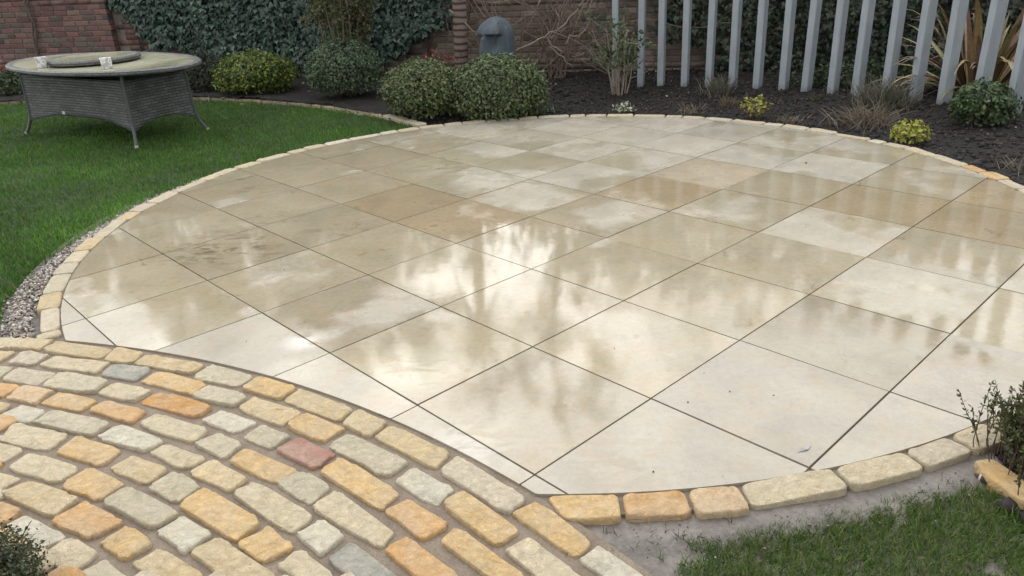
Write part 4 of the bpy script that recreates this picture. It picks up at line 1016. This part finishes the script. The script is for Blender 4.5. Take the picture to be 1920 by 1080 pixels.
def m_glass_top(name):
    # dusty glass lying on pale weave, mottled darker green and brown in places
    m, t, p = new_mat(name); w = wpos(t)
    c = ramp(t, tex(t, 1.1, 4, .5, w, .6), [(.32, (.16, .175, .12)), (.48, (.36, .355, .25)), (.7, (.46, .45, .33))])
    k = ramp_fac(t, ramp(t, tex(t, 1.6, 4, .6, w, 1.0), [(.58, 0.0), (.72, .7)])); c = mixc(t, k, c, (.20, .125, .085))
    t.links.new(c, p.inputs['Base Color']); t.links.new(ramp(t, tex(t, 1.5, 3, .5, w), [(.3, .15), (.7, .3)]), p.inputs['Roughness']); p.inputs['IOR'].default_value = 1.5; return m
GT = m_glass_top('dusty_glass')
v, f = lathe([(.0005, TZ - .004), (1, TZ - .004), (1, TZ - .012)], 96, EA - .052, EB - .052); put('glass_top', mk('glass_top', v, f, GT), table)
v, f = lathe([(1, TZ - .014), (1, TZ - .05), (.93, TZ - .055), (.0005, TZ - .055)], 64, EA - .08, EB - .08); put('underframe', mk('underframe', v, f, m_simple('dark_frame', (.05, .052, .052), .5)), table)
LM = m_simple('grey_leg', (.085, .09, .09), .45, 60, .2)
def legx(z):     # corner position by height: splayed foot, straight waist
    k = 1 - z / .66
    q = max(0, (.2 - z) / .2) ** 1.6
    return .845 + .022 * k + .062 * q, .335 + .022 * k + .05 * q
corners = [(1, 1), (-1, 1), (-1, -1), (1, -1)]
def turn(x, y): return (x * math.cos(.07) - y * math.sin(.07), x * math.sin(.07) + y * math.cos(.07) + .03)
for sx, sy in corners:
    pts = []; rad = []
    for i in range(15):
        z = .66 * i / 14; x, y = legx(z); pts.append(turn(sx * x, sy * y) + (z,)); rad.append(.016)
    lv, lf = tubes([(pts, rad)], 10); lg = put('leg', mk('leg', lv, lf, LM, smooth=True), table)
    v, f = lathe([(.0005, -.004), (.018, -.004), (.018, .018), (.016, .02)], 10); x, y = legx(0); put('foot', mk('foot', v, f, m_simple('leg_foot', (.42, .40, .36), .6)), lg, turn(sx * x, sy * y) + (0,))
for (a, b) in ((0, 1), (1, 2), (2, 3), (3, 0)):
    G = []; U = []; n = 24
    long_ = corners[a][1] == corners[b][1]; Ls = 1.7 if long_ else .7
    for j in range(13):
        row = []; ur = []
        for i in range(n + 1):
            u = i / n; arch = (1 - (2 * u - 1) ** 2) if not long_ else min(1, (1 - abs(2 * u - 1)) * 1.9) ** .8
            zb = .125 + .08 * arch; ztop = .60 - .02 * (1 - (2 * u - 1) ** 2)
            z = zb + (ztop - zb) * j / 12; x, y = legx(z); s0, s1 = corners[a], corners[b]
            bow = -.05 * (1 - (2 * u - 1) ** 2)
            X = (s0[0] + (s1[0] - s0[0]) * u) * x * 1.0; Y = (s0[1] + (s1[1] - s0[1]) * u) * y
            if long_: Y += bow * s0[1]
            else: X += bow * s0[0] * .5
            row.append(turn(X, Y) + (z,)); ur.append((u * Ls, z))
        G.append(row); U.append(ur)
    pn = put('skirt', uvmesh('skirt', G, WICK, U), table); md = pn.modifiers.new('thick', 'SOLIDIFY'); md.thickness = .012; md.offset = 0
    if (a, b) == (3, 0): side_panel = pn
v, f = box(0, 0, 0, .045, .004, .03)
lab = put('care_label', mk('care_label', v, f, m_simple('white_label', (.62, .61, .58), .5, 50, .05)), table)
lab.location = turn(.30, .312) + (.235,); lab.rotation_euler = (0, 0, .07)
susan = empty('lazy_susan', (TC.x - .02, TC.y - .06, TZ - .02), TA); tag(susan, 'round wicker rimmed turntable lying in the middle of the table', 'turntable')
rim('rim', .42, .42, .008, .052, .06, susan, 64)
v, f = lathe([(.0005, .050), (.375, .050), (.375, .03)], 64); put('glass_top', mk('glass_top', v, f, GT), susan)
v, f = lathe([(.15, -.006), (.15, .02), (.36, .02)], 32); put('bearing', mk('bearing', v, f, m_simple('dark_bearing', (.05, .05, .05), .5)), susan)
m, t_, pr_ = new_mat('white_glazed'); v_, oi_ = ocoord(t_)
vo = nd(t_, 'ShaderNodeTexVoronoi', Scale=26.0); t_.links.new(v_, vo.inputs['Vector'])
rg = ramp(t_, vo.outputs['Distance'], [(.14, (.05, .05, .055)), (.2, (.80, .79, .80)), (.52, (.82, .81, .82)), (.62, (.5, .5, .52))]); t_.links.new(rg, pr_.inputs['Base Color']); pr_.inputs['Roughness'].default_value = .2
for (qx, qy, lb) in ((81, 127, 'white patterned candle cup near the left end of the table'), (202, 129, 'white patterned candle cup in front of the turntable')):
    w = un(qx, qy, TZ - .024); o = empty('candle_cup', w); tag(o, lb, 'cup', 'white candle cups on the table')
    v, f = lathe([(.0005, 0), (.040, 0), (.044, .006), (.050, .09), (.051, .098), (.047, .098), (.042, .02), (.0005, .016)], 28); put('bowl', mk('bowl', v, f, m, smooth=True), o, (0, 0, .001))
    v, f = lathe([(.0005, .045), (.036, .045), (.04, .018)], 20); put('wax', mk('wax', v, f, m_simple('wax', (.75, .73, .68), .4, 20, .05)), o)

# ================================================================== grass
def grass(name, label, keep, x0, x1, y0, y1, dens, hgt, wdt, palette, seed, hsheet=-.035, edge=None):
    rng = np.random.default_rng(seed); n = int((x1 - x0) * (y1 - y0) * 1)
    P = []
    return
def lawn_points(n, x0, x1, y0, y1, keep, dens):
    x = RNG.uniform(x0, x1, n); y = RNG.uniform(y0, y1, n); d = np.hypot(x, y); k = RNG.random(n) < dens(d)
    x, y = x[k], y[k]; ok = np.array([keep(a, b) for a, b in zip(x, y)], bool); return x[ok], y[ok]
# in-view only: the lawn as far as the camera and its neighbours can see
x, y = lawn_points(520000, -8.0, -.7, 2.2, 10.9, lambda a, b: in_lawn_left(a, b) and not (math.hypot(a - PC.x, b - PC.y) < 2.962 + .15 * max(0, 1 - abs(math.atan2(b - PC.y, a - PC.x) % 6.283 - 3.50) / .50) + .03 * hnoise(a, b, 6)), lambda d: np.clip((4.2 / d) ** 1.2, 0, 1))
n = len(x); patch = np.array([mnoise.noise(Vector((a * 1.3, b * 1.3, 0))) + .6 * mnoise.noise(Vector((a * 5, b * 5, 7))) for a, b in zip(x, y)])
hh = RNG.uniform(.022, .045, n) * (1 + .15 * patch)
T = np.stack([RNG.normal(size=n) * .45, RNG.normal(size=n) * .45, np.ones(n)], 1)
c = cols(n, [(.075, .18, .028), (.10, .215, .036), (.06, .15, .026), (.145, .24, .048), (.18, .20, .08)], .16, [.3, .3, .22, .14, .04]) * np.clip(1 + .38 * patch[:, None], .45, 1.7)
vv, ff, cc = scatter(np.stack([x, y, np.full(n, -.037)], 1), RNG.normal(size=(n, 3)) * np.array((1, 1, .2)), hh, c, 'blade', T, .16)
o = put('grass', mk('grass', vv, ff, GRASSM, cc)); tag(o, 'short mown green lawn grass left of the round patio', 'grass', kind='stuff')
x, y = lawn_points(160000, -.2, 1.45, .9, 2.0, lambda a, b: in_lawn_right(a, b) and math.hypot(a - PC.x, b - PC.y) > 2.985 + .02 * hnoise(a, b, 5) + .025 * hnoise(a, b, 17) + .22 * max(0, .62 - a) + .25 * max(0, a - 1.2) and (hnoise(a, b, 7) + .4 * hnoise(a, b, 19) > -.50 + .2 * (a < .5)) and math.hypot(a - WC.x, b - WC.y) > WR + .085 + .03 * hnoise(a, b, 9), lambda d: np.full(d.shape, .5))
n = len(x); hh = RNG.uniform(.016, .040, n); T = np.stack([RNG.normal(size=n) * .7, RNG.normal(size=n) * .7, np.ones(n)], 1)
c = cols(n, [(.085, .15, .03), (.12, .19, .042), (.065, .12, .028), (.17, .22, .065), (.23, .22, .11)], .18, [.3, .28, .22, .14, .06])
vv, ff, cc = scatter(np.stack([x, y, np.full(n, -.04)], 1), RNG.normal(size=(n, 3)) * np.array((1, 1, .2)), hh, c, 'blade', T, .085)
o = put('grass', mk('grass', vv, ff, GRASSM, cc)); tag(o, 'thin patchy turf in the bottom right corner beside wet mud', 'grass', kind='stuff')
# stray blades out on the mud
n = 170; a = RNG.uniform(R_(264), R_(291), n); r = 2.96 + .11 * RNG.random(n); x = PC.x + r * np.cos(a); y = PC.y + r * np.sin(a)
cl_ = RNG.integers(0, 40, n); x = x[cl_] + RNG.normal(size=n) * .006; y = y[cl_] + RNG.normal(size=n) * .006
vv, ff, cc = scatter(np.stack([x, y, np.full(n, -.022)], 1), RNG.normal(size=(n, 3)) * np.array((1, 1, .2)), RNG.uniform(.012, .032, n), cols(n, [(.07, .085, .03), (.05, .05, .025)], .2), 'blade', np.stack([RNG.normal(size=n) * .9, RNG.normal(size=n) * .9, np.ones(n)], 1), .08)
o = put('stray_grass', mk('stray_grass', vv, ff, GRASSM, cc)); tag(o, 'stray grass blades growing out of the wet mud strip', 'grass', kind='stuff')

# ================================================================== loose stones, soil crumbs, fallen bits
def chips(name, label, P, size, palette, cat):
    n = len(P); base = np.array([(1, 0, 0), (-1, 0, 0), (0, 1, 0), (0, -1, 0), (0, 0, .8), (0, 0, -.8)], float); tf = np.array([(0, 2, 4), (2, 1, 4), (1, 3, 4), (3, 0, 4), (2, 0, 5), (1, 2, 5), (3, 1, 5), (0, 3, 5)])
    a = RNG.uniform(0, 6.28, n); ca, sa = np.cos(a), np.sin(a); sc = size * RNG.uniform(.5, 1.3, (n, 1)) * RNG.uniform(.6, 1.3, (n, 3)); b = base[None] * sc[:, None] * (1 + .25 * RNG.normal(size=(n, 6, 1)))
    v = np.stack([b[..., 0] * ca[:, None] - b[..., 1] * sa[:, None], b[..., 0] * sa[:, None] + b[..., 1] * ca[:, None], b[..., 2]], -1) + np.asarray(P)[:, None]
    f = tf[None] + (np.arange(n) * 6)[:, None, None]
    o = put(name, mk(name, v.reshape(-1, 3), f.reshape(-1, 3), CHIP, np.repeat(cols(n, palette, .2), 6, axis=0))); tag(o, label, cat, kind='stuff'); return o
m, t_, pr_ = new_mat('loose_stone'); t_.links.new(nd(t_, 'ShaderNodeVertexColor', layer_name='tint').outputs[0], pr_.inputs['Base Color']); pr_.inputs['Roughness'].default_value = .8; CHIP = m
P = []
while len(P) < 19000:
    x, y = RNG.uniform(-3.2, 5.5), RNG.uniform(1.1, 10.2)
    if soil_keep(x, y) and not in_patio(x, y, .02) and x > -.9: P.append((x, y, soil_h(x, y) + .002))
chips('soil_crumbs', 'dark crumbs of damp soil covering the bed behind the patio', P, .017, [(.007, .006, .005), (.014, .011, .009), (.024, .018, .014), (.04, .03, .024)], 'soil')
chips('soil_clods', 'larger dark clods of soil lying on the bed behind the patio', [P[i] for i in RNG.integers(0, len(P), 1800)], .034, [(.008, .0065, .0055), (.016, .012, .010), (.028, .021, .017)], 'soil')
chips('stone_chips', 'small pale stone chips scattered on the dark soil bed', [P[i] for i in RNG.integers(0, len(P), 420)], .0135, [(.30, .27, .22), (.45, .42, .37), (.20, .16, .12), (.16, .10, .06)], 'stones')
P = []
while len(P) < 3600:
    a = RNG.uniform(R_(150), R_(212)); r = 2.935 + abs(RNG.normal()) * .022 + .13 * RNG.random() * max(0, 1 - abs(a - 3.50) / .45); x, y = PC.x + r * math.cos(a), PC.y + r * math.sin(a)
    if not in_path(x, y, .01): P.append((x, y, -.022 + .008 * RNG.random()))
chips('gravel', 'pale crushed gravel strip between the left lawn and the patio edge', P, .0085, [(.32, .28, .24), (.45, .41, .36), (.22, .18, .15), (.16, .13, .11), (.5, .47, .44)], 'gravel')
P = []
for i in range(260):
    a = RNG.uniform(R_(262), R_(294)); r = 2.95 + .16 * RNG.random(); P.append((PC.x + r * math.cos(a), PC.y + r * math.sin(a), -.019))
chips('mud_pebbles', 'tiny pebbles and crumbs on the wet mud strip by the right turf', P[:150], .0035, [(.30, .27, .23), (.10, .08, .06), (.16, .14, .11), (.2, .17, .14)], 'pebbles')
# a fallen leaf and a bent twig on the near slab, specks elsewhere
w = un(1508, 843); v = np.array([(-.035, -.006, .002), (0, .009, .007), (.032, .006, .003), (.006, -.010, .006), (-.01, 0, .009)]); f = [(0, 4, 1), (1, 4, 2), (2, 4, 3), (3, 4, 0)]
v_leaf, f_leaf = v.copy(), list(f)
o = put('fallen_leaf', mk('fallen_leaf', v, f, LEAFO), None, (w.x, w.y, 0), .35, (.32, .30, .29)); tag(o, 'curled grey fallen leaf on the near right slab', 'leaf')
w = un(1511, 306); o = put('fallen_leaf', mk('fallen_leaf', v * .8, f, LEAFO), None, (w.x, w.y, 0), 1.2, (.05, .04, .03)); tag(o, 'small dark fallen leaf on a far pale slab', 'leaf')
P = [tuple(un(*q)[:2]) + (.002,) for q in ((1152, 654), (652, 290), (612, 452), (778, 380), (860, 401), (1368, 735), (1450, 742), (1290, 755), (1320, 700), (533, 506), (462, 640), (1225, 885), (1355, 893))]
chips('leaf_specks', 'few dark specks of leaf litter lying on the patio slabs', P, .004, [(.05, .04, .03), (.12, .09, .06)], 'litter')

# ================================================================== trees beyond the wall (mirrored in the wet slabs)
def tree(label, base, h, cr, nleaf, seed, dens_leaf=.10, palette=G_DK):
    rng = np.random.default_rng(seed); o = empty('garden_tree', base); tag(o, label, 'tree', 'trees beyond the wall'); st = []
    main = twigs(rng, (0, 0, -.05), (rng.normal() * .05, rng.normal() * .05, 1), h * .75, h * .018, 0, 0, .12, .3, .2, 10); st += main
    for k in range(16):
        q = main[0][0][int(rng.integers(3, 11))]; a = rng.uniform(0, 6.28)
        st += twigs(rng, q, (math.cos(a), math.sin(a), .55), cr * rng.uniform(.7, 1.2), h * .007, 2, 4, .35, .6, -.1, 7, .6)
    v, f = tubes(st, 5); put('trunk', mk('trunk', v, f, BARKB, smooth=True), o)
    tips = [p for pts, rad in st for p, r in zip(pts, rad) if r < h * .004]; idx = rng.integers(0, len(tips), nleaf)
    P = np.array([tips[i] for i in idx]) + rng.normal(size=(nleaf, 3)) * .10
    v, f, c = scatter(P, rng.normal(size=(nleaf, 3)), dens_leaf * rng.uniform(.6, 1.2, nleaf), cols(nleaf, palette, .2)); put('crown', mk('crown', v, f, LEAFM, c), o)
tree('tall thin tree beyond the wall, mirrored in the middle of the patio', (1.0, 12.0, -.1), 6.6, 1.3, 4200, 51, .13)
tree('bushy tree beyond the wall, mirrored on the left of the patio', (-2.9, 14.0, -.1), 6.2, 1.6, 13000, 52, .12)
tree('broad dark tree beyond the left wall, mirrored near the lawn side', (-6.4, 16.0, -.1), 7.4, 2.2, 16000, 53, .14)
tree('tree beyond the posts, mirrored on the right of the patio', (3.4, 11.6, -.1), 4.3, 1.2, 6000, 54)
tree('small tree at the far right beyond the posts, mirrored at the right edge', (6.6, 10.2, -.1), 3.9, 1.3, 3600, 55)
tree('slender tree beyond the wall, mirrored left of the patio middle', (-.7, 12.6, -.1), 4.3, 1.0, 5000, 56)
tree('twin of the thin tree beyond the wall, mirrored right of the middle', (2.1, 12.9, -.1), 5.0, 1.0, 3000, 57)
tree('dense tree beyond the far right of the wall, mirrored behind the posts', (5.0, 11.6, -.1), 4.6, 1.4, 8000, 58)

for k, (q, lb) in enumerate((((455, 196), 'pale dry leaf on the lawn before the golden shrub'), ((672, 216), 'tiny pale leaf on the lawn near the bed edging'), ((422, 222), 'tan leaf lying on the lawn right of the table'))):
    w = un(*q); o = put('fallen_leaf', mk('fallen_leaf', v_leaf, f_leaf, LEAFO), None, (w.x, w.y, .002), k * 1.3, (.34, .28, .19)); tag(o, lb, 'leaf')
tree('dense leafy tree beyond the wall, mirrored in the slabs nearest the lawn', (-4.6, 14.6, -.1), 5.8, 1.7, 15000, 59, .14)
tree('dense tree far left beyond the wall, mirrored at the left patio rim', (-8.6, 15.2, -.1), 6.6, 2.0, 15000, 60, .15)
